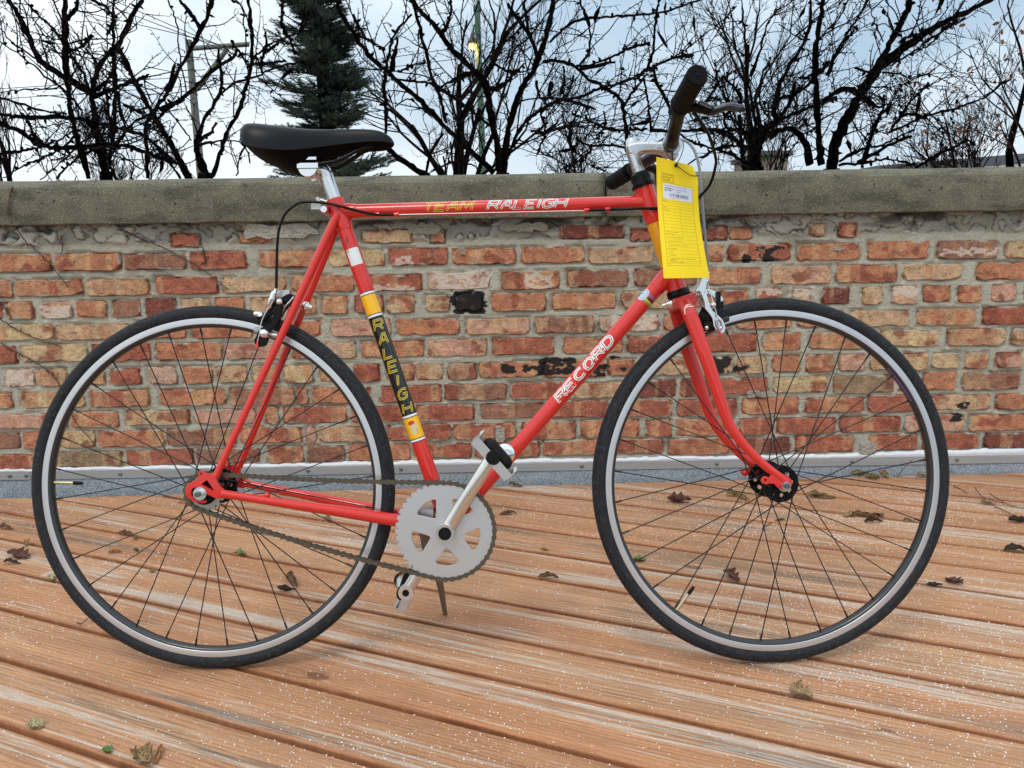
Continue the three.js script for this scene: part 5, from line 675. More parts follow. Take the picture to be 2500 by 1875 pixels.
// --- fork, headset, stem, bar
{
  const zN = 0.047, nb = [[1671, 738, 0.031], [1684, 765, 0.040], [1713, 846, 0.046], [1731, 895, 0.047], [1760, 982, 0.047], [1782, 1038, 0.047], [1816, 1086, 0.047], [1864, 1134, 0.048], [1902, 1163, 0.049], [1922, 1177, 0.050]];
  const fk = sub('fork', bike), axF = V(WB, TR, 0), spin = (p) => { const d = p.clone().sub(axF); return axF.clone().add(V(d.x * Math.cos(STEER) + 0, d.y, d.z - d.x * Math.sin(STEER))); };
  const near = nb.map(([u, v, z]) => K(u, v, z)), far = near.map((p, i) => { const q = p.clone(); q.z = -p.z; q.z += 0; return q; });
  // the steered fork: far blade mirrored through the steering plane
  const hx = V(Math.sin(STEER), 0, Math.cos(STEER)); far.forEach((p, i) => { p.copy(near[i]).addScaledVector(hx, -2 * near[i].z); });
  for (const list of [near, far]) part('fork_blade', sweep(curve(list, 60), (i, t) => [lerp(0.0092, 0.0066, t), lerp(0.0132, 0.0074, sstep(0.1, 1, t))], { sides: 24, hint: Zax }), redPaint, fk);
  { const c0 = pHeadB.clone().addScaledVector(headDir, 0.0135), sh = new THREE.Shape([[-0.017, 0], [0.017, 0], [0.0185, -0.003], [0.0185, -0.016], [0.014, -0.020], [0.008, -0.0225], [0, -0.018], [-0.008, -0.0225], [-0.014, -0.020], [-0.0185, -0.016], [-0.0185, -0.003]].map(([x, y]) => new THREE.Vector2(x, y))), g = new THREE.ExtrudeGeometry(sh, { depth: 0.066, bevelEnabled: true, bevelSize: 0.002, bevelThickness: 0.005, bevelSegments: 4, bevelOffset: -0.001 }); g.translate(0, 0, -0.033); g.rotateZ(Math.atan2(headDir.x, -headDir.y)); g.rotateY(STEER); part('fork_crown', at(g, c0.x, c0.y, 0), redPaint, fk); }
  // fork ends with eyelet
  for (const s of [1, -1]) { const P = (x, y) => { const p = K(1760 + x / 7.373, 1080 + y / 7.373, 0.052); return new THREE.Vector2(p.x, p.y); }; const sh = new THREE.Shape([[930, 560], [1090, 570], [1190, 600], [1270, 690], [1260, 790], [1180, 850], [1090, 845], [1010, 800], [960, 740], [860, 735], [810, 755], [750, 730], [725, 680], [750, 630], [810, 615], [870, 640]].map(([x, y]) => P(x, y))); const e = P(797, 675), h = new THREE.Path(); h.absarc(e.x, e.y, 0.0024, 0, 6.2832, true); sh.holes.push(h); part('fork_end', at(new THREE.ExtrudeGeometry(sh, { depth: 0.004, bevelEnabled: true, bevelSize: 0.0006, bevelThickness: 0.0006, bevelSegments: 1 }), s > 0 ? 0 : -2 * 0.052 * hx.x, 0, s > 0 ? 0.0492 : -0.0535), redPaint, fk); }
  { const c = K(1681, 764, 0.0545); const cr2 = canvasTex(128, 128, (g, w, h) => { g.fillStyle = redBase; g.fillRect(0, 0, w, h); g.strokeStyle = '#efe6cf'; g.lineWidth = 9; g.lineCap = 'round'; g.beginPath(); g.moveTo(16, 112); g.quadraticCurveTo(26, 60, 46, 34); g.quadraticCurveTo(70, 10, 84, 30); g.stroke(); g.beginPath(); g.moveTo(44, 52); g.quadraticCurveTo(70, 44, 112, 66); g.stroke(); g.beginPath(); g.moveTo(60, 40); g.lineTo(92, 70); g.stroke(); g.strokeStyle = '#2a1a16'; g.lineWidth = 4; g.beginPath(); g.moveTo(28, 112); g.quadraticCurveTo(40, 70, 60, 60); g.quadraticCurveTo(80, 60, 116, 74); g.stroke(); });
    const bl = curve(near, 60), pos = [], idx = [], uv = [], nI = 8, nK = 12; for (let q = 0; q <= nI; q++) { const f = lerp(3.2, 7.0, q / nI), i0 = Math.floor(f), p = bl[i0].clone().lerp(bl[i0 + 1], f - i0), T = bl[i0 + 2].clone().sub(bl[i0 - 1]).normalize(), N = Zax.clone().addScaledVector(T, -T.z).normalize(), Bv = T.clone().cross(N); for (let k = 0; k <= nK; k++) { const a = lerp(-1.05, 1.05, k / nK); p.x; const w = p.clone().addScaledVector(N, Math.cos(a) * 0.0097).addScaledVector(Bv, Math.sin(a) * 0.0136); pos.push(w.x, w.y, w.z); uv.push(1 - k / nK, 1 - q / nI); } } for (let q = 0; q < nI; q++) for (let k = 0; k < nK; k++) { const a = q * (nK + 1) + k, b = a + nK + 1; idx.push(a, b, a + 1, b, b + 1, a + 1); }
    part('crest_transfer', geoOf(pos, idx, uv), phys(0xffffff, 0.35, { map: cr2, clearcoat: 0.6, side: THREE.DoubleSide }), fk); }
  const hs = sub('headset', bike); const ringAt = (p0, p1, r0, r1, m, nm, sides = 32) => part(nm, sweep([p0, p1], (i) => (i ? r1 : r0), { sides }), m, hs);
  const up = headDir.clone().negate(), T0 = pHeadT.clone(), B0 = pHeadB.clone();
  ringAt(T0, T0.clone().addScaledVector(up, 0.006), 0.0215, 0.0222, blackGloss, 'upper_cup'); ringAt(T0.clone().addScaledVector(up, 0.006), T0.clone().addScaledVector(up, 0.015), 0.0185, 0.0175, blackGloss, 'top_race'); ringAt(T0.clone().addScaledVector(up, 0.015), T0.clone().addScaledVector(up, 0.025), 0.0192, 0.0188, blackGloss, 'locknut', 8); ringAt(T0.clone().addScaledVector(up, 0.025), T0.clone().addScaledVector(up, 0.029), 0.0165, 0.0135, blackGloss, 'locknut_lip');
  ringAt(B0.clone().addScaledVector(up, 0.001), B0.clone().addScaledVector(up, -0.0065), 0.0205, 0.0218, blackGloss, 'lower_cup'); ringAt(B0.clone().addScaledVector(up, -0.0065), B0.clone().addScaledVector(up, -0.013), 0.0212, 0.0205, blackGloss, 'crown_race');
  // quill stem
  const q0 = T0.clone().addScaledVector(up, 0.028), elbow = K(1541, 353), clampP = K(1637, 357), stemG = sub('stem', bike);
  part('quill', sweep([q0.clone().addScaledVector(up, -0.02), elbow.clone().add(V(0.001, -0.010, 0)), elbow.clone().add(V(0.0005, 0.006, 0)), elbow.clone().add(V(0.0003, 0.011, 0))], (i) => [0.0112, 0.0113, 0.0110, 0.0075][i], { sides: 32, hint: Zax }), alloy, stemG);
  { const E = (x, y) => { const p = K(1440 + x / 5.53, 140 + y / 5.53, 0.010); return new THREE.Vector2(p.x, p.y); }; const sh = new THREE.Shape(new THREE.SplineCurve([[505, 1205], [530, 1165], [640, 1140], [780, 1135], [930, 1138], [1040, 1110], [1150, 1150], [1180, 1240], [1120, 1310], [1020, 1300], [900, 1275], [760, 1275], [690, 1290], [650, 1330], [600, 1330], [530, 1300]].map(([x, y]) => E(x, y))).getPoints(90)); part('extension', at(new THREE.ExtrudeGeometry(sh, { depth: 0.0105, bevelEnabled: true, bevelSize: 0.0056, bevelOffset: -0.0050, bevelThickness: 0.0065, bevelSegments: 6 }), 0, 0, -0.00525), alloy, stemG); }
  const cl = new THREE.CylinderGeometry(0.0185, 0.0185, 0.040, 32); cl.rotateX(Math.PI / 2); part('bar_clamp', at(cl, clampP.x, clampP.y, 0), alloy, stemG); part('clamp_bolt', rod(clampP.clone().add(V(0.006, -0.018, -0.012)), clampP.clone().add(V(0.006, -0.018, 0.012)), 0.0065, 0.0065, 12), steelDull, stemG); part('stem_badge', at(new THREE.TorusGeometry(0.0085, 0.0005, 6, 40), K(1594, 351, 0.0118).x, K(1594, 351, 0.0118).y, 0.0116), steelDull, stemG); part('stem_line', rod(K(1542, 411, 0.0115), K(1568, 405, 0.0115), 0.0004, 0.0004, 5), steelDull, stemG);
  // flat bar swept back
  const barG = sub('handlebar', bike), nearEnd = K(1703, 182, 0.285), farEnd = K(1494, 446, -0.285);
  const nm = K(1641, 340, 0.055), nm2 = K(1652, 296, 0.110), n3 = K(1662, 254, 0.165), f3 = farEnd.clone().lerp(clampP, 0.36); const path = curve([farEnd.clone().lerp(clampP, 0.02), f3, clampP.clone().lerp(f3, 0.3).setZ(-0.05), clampP.clone().setZ(0), nm, nm2, n3, nearEnd.clone().lerp(n3, 0.02)], 90);
  part('bar', sweep(path, (i, t) => (Math.abs(path[i].z) < 0.045 ? 0.0127 : 0.0114), { sides: 24 }), blackGloss, barG);
  const gripTex = dataTex(256, 64, (x, y) => clamp(0.6 + (x % 32 < 4 ? -0.5 : 0) + 0.3 * (tnoise(x / 4, y / 4, 64, 16) - 0.5)), false); const gripMat = phys(lin(0.006, 0.006, 0.007), 0.7, { specularIntensity: 0.2, bumpMap: gripTex, bumpScale: 0.002 });
  const grip = (a, b) => { const pts = Array.from({ length: 31 }, (_, i) => a.clone().lerp(b, i / 30)); part('grip', sweep(pts, (i, t) => (t < 0.02 ? 0.0175 : t > 0.985 ? 0.0145 : 0.0158 + 0.0009 * Math.max(0, Math.sin(i * 1.6))), { sides: 28 }), gripMat, barG); const d = b.clone().sub(a).normalize(); part('grip_plug', sweep([b.clone().addScaledVector(d, 0.0004), b.clone().addScaledVector(d, 0.0012)], 0.0022, { sides: 12 }), blackMat, barG); };
  grip(n3.clone().lerp(nearEnd, 0.04), nearEnd); grip(f3.clone().lerp(farEnd, 0.05), farEnd);
  // brake levers
  const lever = (s, m, body, bl, tip) => { const g = sub('brake_lever', bike); part('lever_body', sweep(curve([m, body, bl], 14), (i, t) => [lerp(0.011, 0.007, t), lerp(0.013, 0.008, t)], { sides: 16 }), blackGloss, g); part('lever_blade', sweep(curve([body, bl, ...tip], 30), (i, t) => [0.0046, lerp(0.0085, 0.006, t) * (t > 0.97 ? 0.6 : 1)], { sides: 16 }), std(lin(0.05, 0.05, 0.055), 0.28, { metalness: 0.7 }), g); part('pivot_screw', new THREE.SphereGeometry(0.0042, 12, 8).translate(body.x, body.y + 0.004, body.z + 0.011), chrome, g); part('lever_clamp', sweep([m.clone().add(V(0, 0, -0.009)), m.clone().add(V(0, 0, 0.009))], 0.0158, { sides: 24 }), blackMat, g); };
  const lm = n3.clone().lerp(nm2, 0.16); lever(1, lm, K(1699, 258, 0.165), K(1738, 272, 0.18), [K(1760, 265, 0.20), K(1784, 260, 0.225), K(1814, 267, 0.245)]);
  const fm = f3.clone().lerp(clampP, 0.13); lever(-1, fm, K(1588, 408, -0.165), K(1602, 418, -0.18), [K(1604, 432, -0.20), K(1606, 448, -0.225), K(1612, 458, -0.245)]);
}
// --- saddle and seat post
{
  const s = sub('saddle', bike), prof = [ // u, top v, cover-edge v, base v, half width (m)
    [603, 330, 336, 342, 0.040], [607, 319, 342, 352, 0.060], [618, 311.5, 350, 362, 0.071], [640, 311, 357, 376, 0.0755], [670, 313.5, 362, 391, 0.074], [700, 316, 365, 405, 0.068], [730, 318.5, 365, 414, 0.058], [748, 319.5, 363, 410, 0.051], [764, 320, 362, 394, 0.045], [790, 319.5, 358, 384, 0.037], [820, 318.5, 354, 377, 0.030], [850, 317.5, 350, 371, 0.026], [880, 317, 347, 367, 0.0235], [905, 318, 345, 365, 0.022], [930, 322, 345, 364, 0.020], [948, 331, 347, 361, 0.017], [957, 339, 349, 357, 0.012], [961, 346, 350, 353, 0.006]];
  const nS = 20, pos = [], idx = [], pos2 = [], idx2 = []; const rows = []; const spl = new THREE.CatmullRomCurve3(prof.map((p) => V(p[0], p[1], p[2]))), spl2 = new THREE.CatmullRomCurve3(prof.map((p) => V(p[0], p[3], p[4] * 1000))), M = 70;
  for (let i = 0; i <= M; i++) { const a = spl.getPoint(i / M), b = spl2.getPoint(i / M), w = b.z / 1000, zs = 0.6 * w, top = K(a.x, a.y, zs * 0.3), edge = K(a.x, a.z, w), base = K(a.x, b.y, w * 0.75); for (let k = 0; k <= nS; k++) { const q = k / nS * 2 - 1, e = Math.sign(q) * Math.pow(Math.abs(q), 0.9), f = Math.pow(Math.abs(q), 3.2); pos.push(top.x, lerp(top.y, edge.y, f) - 0.004 * Math.exp(-q * q * 30) * sstep(M, M * 0.6, i), w * Math.sin(e * Math.PI / 2)); } for (let k = 0; k <= 8; k++) { const q = k / 8 * 2 - 1; pos2.push(top.x, lerp(base.y, edge.y + 0.002, Math.pow(Math.abs(q), 1.4)), w * 0.97 * q); } }
  for (let i = 0; i < M; i++) { for (let k = 0; k < nS; k++) { const a = i * (nS + 1) + k, b = a + nS + 1; idx.push(a, a + 1, b, a + 1, b + 1, b); } for (let k = 0; k < 8; k++) { const a = i * 9 + k, b = a + 9; idx2.push(a, b, a + 1, b, b + 1, a + 1); } }
  const lea = dataTex(256, 256, (x, y) => clamp(0.5 + 0.4 * (tnoise(x / 2.5, y / 2.5, 102, 102) - 0.5)), false); part('cover', geoOf(pos, idx), phys(lin(0.005, 0.006, 0.008), 0.38, { specularIntensity: 0.38, side: THREE.DoubleSide }), s); part('saddle_base', geoOf(pos2, idx2), phys(lin(0.003, 0.003, 0.0035), 0.5, { specularIntensity: 0.12, side: THREE.DoubleSide }), s);
  for (const q of [1, -1]) { const z = q * 0.022; part('rail', sweep(curve([K(700, 392, 0.02).setZ(z * 1.3), K(738, 404, 0.02).setZ(z), K(800, 398, 0.02).setZ(z), K(830, 388, 0.02).setZ(z * 0.8), K(876, 362, 0.02).setZ(z * 0.5), K(905, 352, 0.02).setZ(z * 0.4)], 40), 0.0037, { sides: 12 }), blackGloss, s); }
  const pst = sub('seat_post', bike), dirP = pSeat.clone().sub(pSeatLow).normalize(), pt = K(797, 432); part('post', sweep([pSeat.clone().addScaledVector(dirP, -0.06), pt], 0.0131, { sides: 32, hint: Zax }), alloy, pst);
  const hd = K(764, 421); part('post_head', sweep(curve([pt.clone().addScaledVector(dirP, -0.002), pt.clone().addScaledVector(dirP, 0.010), K(784, 418), K(766, 419), K(748, 414)], 24), (i, t) => [lerp(0.0135, 0.017, t), lerp(0.0135, 0.0095, t)], { sides: 24, hint: Zax }), alloy, pst);
  const cy = K(759, 405); part('rail_clamp', join([at(new THREE.BoxGeometry(0.036, 0.005, 0.056), cy.x - 0.001, cy.y + 0.007, 0), at(new THREE.BoxGeometry(0.038, 0.009, 0.058), cy.x + 0.001, cy.y - 0.006, 0), at((() => { const c = new THREE.CylinderGeometry(0.017, 0.017, 0.050, 24, 1, false, 0, Math.PI); c.rotateX(Math.PI / 2); c.rotateZ(-Math.PI / 2); return c; })(), cy.x, cy.y - 0.008, 0)]), chrome, pst); part('clamp_bolt', rod(K(768, 444, 0.012), K(766, 438, 0.012), 0.006, 0.006, 14), steelDull, pst);
  // seat pin bolt and bracket
  const pin = K(791, 511, 0.016), bd = sub('seat_clamp', bike); part('binder_ear', rod(V(pin.x, pin.y, -0.014), V(pin.x, pin.y, 0.014), 0.0075, 0.0075, 18), redPaint, bd); part('binder_bolt', rod(V(pin.x, pin.y, 0.014), V(pin.x, pin.y, 0.0185), 0.0066, 0.006, 18), chrome, bd); part('bracket', join([at(new THREE.BoxGeometry(0.018, 0.012, 0.002), K(773, 504).x, K(773, 504).y, 0.004), rod(K(772, 484), K(799, 494), 0.0035, 0.0035, 10), rod(K(777, 483), K(780, 498), 0.0055, 0.0055, 6)]), steelDull, bd);
}
// --- brakes
{
  const plate = (pts, zz, depth, mat, parent, nm, ox, oy, sc) => { const sh = new THREE.Shape(new THREE.SplineCurve(pts.map(([x, y]) => { const p = K(ox + x / sc, oy + y / sc, zz); return new THREE.Vector2(p.x, p.y); })).getPoints(pts.length * 5)); return part(nm, at(new THREE.ExtrudeGeometry(sh, { depth, bevelEnabled: true, bevelSize: 0.0014, bevelThickness: 0.0014, bevelSegments: 3 }), 0, 0, zz - depth / 2), mat, parent); };
  const rb = sub('rear_brake', bike), R = (x, y, z) => K(600 + x / 9.215, 680 + y / 9.215, z);
  plate([[700, 470], [790, 500], [830, 600], [800, 760], [760, 930], [690, 1060], [560, 1160], [510, 1260], [480, 1400], [430, 1500], [290, 1510], [220, 1410], [270, 1290], [330, 1160], [430, 1090], [560, 1040], [620, 960], [640, 830], [680, 700], [690, 600], [650, 540]], 0.030, 0.007, blackGloss, rb, 'caliper_arm', 600, 680, 9.215);
  plate([[700, 640], [760, 640], [690, 720], [560, 820], [420, 930], [350, 960], [290, 900], [310, 820], [400, 810], [500, 740], [610, 640], [650, 560]], 0.020, 0.006, blackGloss, rb, 'caliper_arm', 600, 680, 9.215);
  plate([[790, 500], [900, 400], [1000, 360], [1080, 400], [1080, 480], [980, 600], [860, 740], [800, 860], [780, 780], [820, 640]], 0.012, 0.010, blackGloss, rb, 'caliper_arm', 600, 680, 9.215);
  part('return_spring', sweep(curve([R(1080, 410, 0.020), R(1000, 510, 0.022), R(880, 640, 0.022), R(800, 800, 0.020)], 16), 0.0016, { sides: 8 }), chrome, rb); part('bridge_plate', at(new THREE.BoxGeometry(0.026, 0.012, 0.016), R(850, 340, 0.01).x, R(850, 340, 0.01).y, 0.010), steelDull, rb);
  part('pivot_nut', new THREE.SphereGeometry(0.0058, 16, 10).translate(R(755, 525, 0.036).x, R(755, 525, 0.036).y, 0.036), chrome, rb); part('pad_bolt', new THREE.SphereGeometry(0.0094, 18, 12).translate(R(410, 1240, 0.036).x, R(410, 1240, 0.036).y, 0.034), chrome, rb);
  const pad = (a, b, z, m) => sweep([a, b], [0.004, 0.0068], { sides: 4, hint: V(0.02, 0.02, 1).normalize() }); part('brake_pad', sweep([R(200, 1150, 0.018), R(700, 1300, 0.018)], (i) => [0.0055, 0.0058], { sides: 8 }), std(lin(0.35, 0.37, 0.36), 0.6), rb); part('pad_holder', sweep([R(540, 1240, 0.024), R(700, 1300, 0.024)], 0.006, { sides: 6 }), steelDull, rb); part('quick_release', sweep([R(190, 790, 0.026), R(310, 800, 0.026), R(320, 850, 0.026)], (i) => [0.0042, 0.0055, 0.007][i], { sides: 12 }), chrome, rb);
  part('barrel_adjuster', sweep([R(690, 240, 0.032), R(660, 300, 0.032), R(640, 330, 0.032), R(600, 440, 0.032), R(590, 470, 0.032), R(540, 620, 0.032)], (i) => [0.0034, 0.0036, 0.0058, 0.0056, 0.0072, 0.0034][i], { sides: 12 }), chrome, rb);
  part('inner_wire', sweep(curve([R(545, 620, 0.033), R(420, 820, 0.034), R(340, 1030, 0.036), R(310, 1230, 0.038), R(265, 1420, 0.038)], 20), 0.0011, { sides: 6 }), steel, rb); part('wire_end_cap', sweep([R(268, 1400, 0.038), R(255, 1570, 0.039)], (i) => (i ? 0.0022 : 0.0018), { sides: 8 }), std(lin(0.6, 0.05, 0.06), 0.4), rb);
  part('mounting_bolt', sweep([R(1180, 590, 0.0), R(1310, 620, 0), R(1315, 622, 0), R(1400, 640, 0), R(1402, 640, 0), R(1490, 670, 0)], (i) => [0.0065, 0.0065, 0.0095, 0.0095, 0.0062, 0.0045][i], { sides: 12 }), chrome, rb);
  // front caliper, bright alloy
  const fb = sub('front_brake', bike), G = (x, y, z) => K(1540 + x / 7.373, 640 + y / 7.373, z);
  plate([[1300, 270], [1350, 340], [1330, 480], [1310, 580], [1370, 690], [1440, 850], [1530, 950], [1620, 1040], [1680, 1170], [1660, 1260], [1590, 1270], [1500, 1170], [1470, 1030], [1400, 920], [1340, 840], [1330, 740], [1290, 620], [1230, 520], [1180, 520], [1230, 420], [1270, 320]], 0.032, 0.008, chrome, fb, 'caliper_arm', 1540, 640, 7.373);
  plate([[1330, 510], [1420, 510], [1540, 580], [1620, 640], [1640, 690], [1600, 720], [1540, 690], [1430, 580], [1350, 590], [1380, 690], [1330, 640]], 0.024, 0.008, chrome, fb, 'caliper_arm', 1540, 640, 7.373);
  plate([[1090, 540], [1180, 520], [1240, 560], [1330, 800], [1400, 900], [1340, 900], [1240, 700], [1160, 620]], 0.012, 0.012, alloy, fb, 'caliper_arm', 1540, 640, 7.373);
  part('return_spring', (() => { const pts = []; for (let i = 0; i <= 80; i++) { const t = i / 80, p = G(lerp(1140, 1290, t), lerp(600, 560, t), 0.026), a = t * 6.2832 * 4.5; pts.push(p.add(V(0, 0.006 * Math.sin(a), 0.006 * Math.cos(a)))); } return sweep(pts, 0.0013, { sides: 6 }); })(), chrome, fb);
  part('wire_anchor', join([at(new THREE.BoxGeometry(0.013, 0.012, 0.012), G(1590, 770, 0.034).x, G(1590, 770, 0.034).y, 0.034), at(new THREE.BoxGeometry(0.006, 0.022, 0.010), G(1580, 640, 0.034).x, G(1580, 640, 0.034).y, 0.033)]), blackMat, fb); part('anchor_bolt', new THREE.SphereGeometry(0.0056, 14, 10).translate(G(1485, 770, 0.04).x, G(1485, 770, 0.04).y, 0.040), chrome, fb);
  part('pad_holder', join([sweep([G(1230, 930, 0.020), G(1420, 1010, 0.022)], [0.010, 0.014], { sides: 8 }), sweep([G(1300, 1150, 0.022), G(1510, 1130, 0.022)], 0.0105, { sides: 8 })]), blackMat, fb); part('brake_pad', sweep([G(1440, 1150, 0.0165), G(1600, 1060, 0.0165), G(1740, 1010, 0.0165), G(1765, 1005, 0.0165)], (i) => [0.006, [0.0052, 0.0066], [0.0052, 0.0066], [0.004, 0.004]][i], { sides: 10, hint: Zax }), std(lin(0.03, 0.03, 0.032), 0.7), fb); part('pad_bolt', new THREE.SphereGeometry(0.0045, 12, 8).translate(G(1365, 1180, 0.035).x, G(1365, 1180, 0.035).y, 0.034), chrome, fb);
  part('slot_nut', new THREE.TorusGeometry(0.006, 0.0024, 8, 24).scale(0.8, 1.5, 1).rotateZ(0.3).translate(G(1590, 1110, 0.04).x, G(1590, 1110, 0.04).y, 0.0395), steelDull, fb);
  part('barrel_adjuster', sweep([G(1388, 180, 0.034), G(1388, 205, 0.034), G(1388, 220, 0.034), G(1380, 290, 0.034), G(1378, 370, 0.034)], (i) => [0.0038, 0.0045, 0.003, 0.0042, 0.0028][i], { sides: 12 }), chrome, fb);
  part('inner_wire', sweep(curve([G(1378, 370, 0.034), G(1440, 560, 0.038), G(1500, 780, 0.041), G(1550, 960, 0.042), G(1590, 1230, 0.042)], 20), 0.0011, { sides: 6 }), steel, fb); part('wire_end_cap', sweep([G(1585, 1230, 0.042), G(1622, 1330, 0.042)], (i) => (i ? 0.0022 : 0.003), { sides: 8 }), std(lin(0.62, 0.05, 0.07), 0.4), fb);
  part('mounting_bolt', sweep([G(760, 740, 0), G(700, 750, 0), G(698, 750, 0), G(650, 755, 0), G(648, 755, 0), G(570, 785, 0)], (i) => [0.0095, 0.0095, 0.0072, 0.0072, 0.0038, 0.0038][i], { sides: 12 }), chrome, fb);
}
// --- cables
{
  const cb = sub('brake_cable', bike), hose = (list, nm = 'outer_cable', m = blackGloss, r = 0.0026) => part(nm, sweep(curve(list.map(([u, v, z]) => K(u, v, z)), 70), r, { sides: 10 }), m, cb);
  hose([[968, 524, 0.014], [920, 524, 0.0155], [887, 518, 0.019], [833, 504, 0.022], [797, 496, 0.020], [752, 492.6, 0.020], [724.7, 498, 0.022], [697.5, 520.6, 0.026], [683, 553, 0.028], [677.6, 589, 0.030], [675.5, 650, 0.031], [674.5, 704, 0.032]]);
  hose([[1432, 514, 0.0145], [1500, 511.5, 0.0150], [1560, 509, 0.020], [1612, 508.5, 0.022], [1680, 502, 0.025], [1713, 475, 0.03], [1735, 447, 0.045], [1747, 405, 0.07], [1747, 384, 0.09], [1736.6, 344, 0.12], [1722, 313.6, 0.14], [1702, 284, 0.158], [1690, 266, 0.162]]);
  hose([[1610, 415, -0.13], [1640, 360, -0.06], [1664, 342.5, -0.01], [1684, 351.6, 0.0], [1698.6, 375, 0.01], [1707.6, 411, 0.018], [1711, 450, 0.024], [1718, 540, 0.030], [1727, 630, 0.034], [1728, 666, 0.034]], 'outer_cable', std(lin(0.20, 0.22, 0.24), 0.4));
  part('inner_cable', sweep([K(966, 524, 0.0135), K(1434, 514, 0.0138)], 0.0009, { sides: 6 }), std(lin(0.75, 0.72, 0.72), 0.35, { metalness: 0.5 }), cb);
  for (const [u, v] of [[920, 524], [968, 524], [1432, 514], [1483, 512]]) { const p = K(u, v, 0.0125); part('cable_guide', sweep([p.clone().add(V(-0.0045, 0, 0)), p.clone().add(V(0.0045, 0, 0))], 0.0046, { sides: 12 }), redPaint, cb); }
}
// ---------------------------------------------------------------- the paper tag on the handlebar
{
  const Wd = 640, Hd = 1640, tex = canvasTex(Wd, Hd, (g, w, h) => {
    g.fillStyle = '#f3d516'; g.fillRect(0, 0, w, h); const ink = '#4d4417'; g.strokeStyle = ink; g.fillStyle = ink; g.lineWidth = 3;
    const x0 = 66, x1 = 556; g.strokeRect(78, 190, 186, 120); g.font = 'bold 27px sans-serif'; g.fillText('BLACKSTONE', 88, 220); g.font = 'bold 32px sans-serif'; g.fillText('BICYCLE', 88, 258); g.fillText('WORKS', 94, 296); g.beginPath(); g.arc(226, 264, 32, 0, 7); g.stroke();
    g.strokeRect(x0 + 10, 318, x1 - x0 - 10, 1150);
    const rowsA = [592, 634, 676, 720, 764, 808, 852, 896, 940, 984]; g.lineWidth = 2; for (const y of [560, ...rowsA, 1048, 1104, 1156, 1208, 1256, 1306, 1352, 1404, 1436]) { g.beginPath(); g.moveTo(x0 + 10, y); g.lineTo(x1, y); g.stroke(); } g.beginPath(); g.moveTo(346, 634); g.lineTo(346, 1048); g.stroke(); g.beginPath(); g.moveTo(116, 1048); g.lineTo(116, 1208); g.stroke(); g.beginPath(); g.moveTo(116, 1256); g.lineTo(116, 1468); g.stroke();
    g.font = '24px sans-serif'; for (const [t, x, y] of [['Model', 84, 552], ['Serial #', 84, 586], ['Parts', 84, 666], ['$', 362, 668], ['New Parts', 84, 708], ['Total price of parts', 84, 1012], ['incl new parts', 84, 1040], ['$', 368, 1012], ['Seat height adjusted', 130, 1086], ['Customer Test Ride', 130, 1140], ['Labor Warranty - 30 days', 130, 1192], ['ACCESSORIES', 90, 1244], ['Lock', 130, 1288], ['Helmet', 130, 1336], ['Lights - Where law requires them', 130, 1382], ['at night', 130, 1400], ['Fenders or Basket', 130, 1430]]) g.fillText(t, x, y);
    g.fillStyle = '#d3d8ea'; g.beginPath(); g.roundRect(100, 336, 446, 208, 16); g.fill(); g.fillStyle = '#2f323c'; g.font = 'bold 24px sans-serif'; g.fillStyle = '#8b93b8'; g.fillText('BLACKSTONE BICYCLE WORKS', 124, 368); g.fillStyle = '#2f323c'; g.font = 'bold 66px sans-serif'; g.fillText('270', 118, 432); g.font = 'bold 28px sans-serif'; g.fillText('00', 240, 410); g.font = '26px sans-serif'; g.fillText('Raleigh Single', 300, 404); g.fillText('Speed', 300, 432);
    const r = rng(9); let x = 190; while (x < 486) { const bw = 2 + Math.floor(r() * 3) * 3; g.fillRect(x, 456, bw, 52); x += bw + 3 + Math.floor(r() * 3) * 3; } g.font = '20px sans-serif'; g.fillText('0 2 7 0 0 0 1 1 4 7', 204, 534);
    g.globalAlpha = 0.05; for (let i = 0; i < 400; i++) { g.fillStyle = r() > 0.5 ? '#fff' : '#8a7400'; g.fillRect(r() * w, r() * h, 20 * r(), 6 * r()); } g.globalAlpha = 1;
  });
  const P = (u, v, z) => K(u, v, z).applyMatrix4(bike.matrixWorld), TL = P(1602, 383, 0.064), TRr = P(1704, 409, 0.060), BL = P(1613.5, 677.6, 0.066), BR = P(1725, 676.7, 0.064), nx = 16, ny = 30, pos = [], idx = [], uv = [];
  const ctr = TL.clone().lerp(BR, 0.5), t = thing('price_tag', 'yellow paper price tag with printed form and white barcode sticker hanging from the handlebar', 'tag', ctr.toArray());
  const front = []; for (let j = 0; j <= ny; j++) for (let i = 0; i <= nx; i++) { const a = i / nx, b = j / ny, p = TL.clone().lerp(TRr, a).lerp(BL.clone().lerp(BR, a), b); const bow = 0.014 * Math.sin(Math.PI * b) * (a - 0.4) + 0.016 * Math.pow(b, 2) - 0.006 * Math.sin(b * 5) + 0.010 * (a - 0.5) * (a - 0.5); let q = p.add(V(-0.006 * Math.sin(Math.PI * b) * a, 0, bow + 0.003 * Math.sin(a * 3 + b * 2)));
    if (b < 0.13 && a > 0.86) { const k = (0.13 - b) / 0.13 * 0.13; const lim = 1 - k; if (a > lim) q = TL.clone().lerp(TRr, lim).lerp(BL.clone().lerp(BR, lim), b).add(V(0, 0, 0.003 * Math.sin(a * 3))); }
    front.push(q); }
  for (const s of [0, 1]) { front.forEach((q, n) => { pos.push(q.x - ctr.x, q.y - ctr.y, q.z - ctr.z - s * 0.0004); uv.push((n % (nx + 1)) / nx, 1 - Math.floor(n / (nx + 1)) / ny); }); }
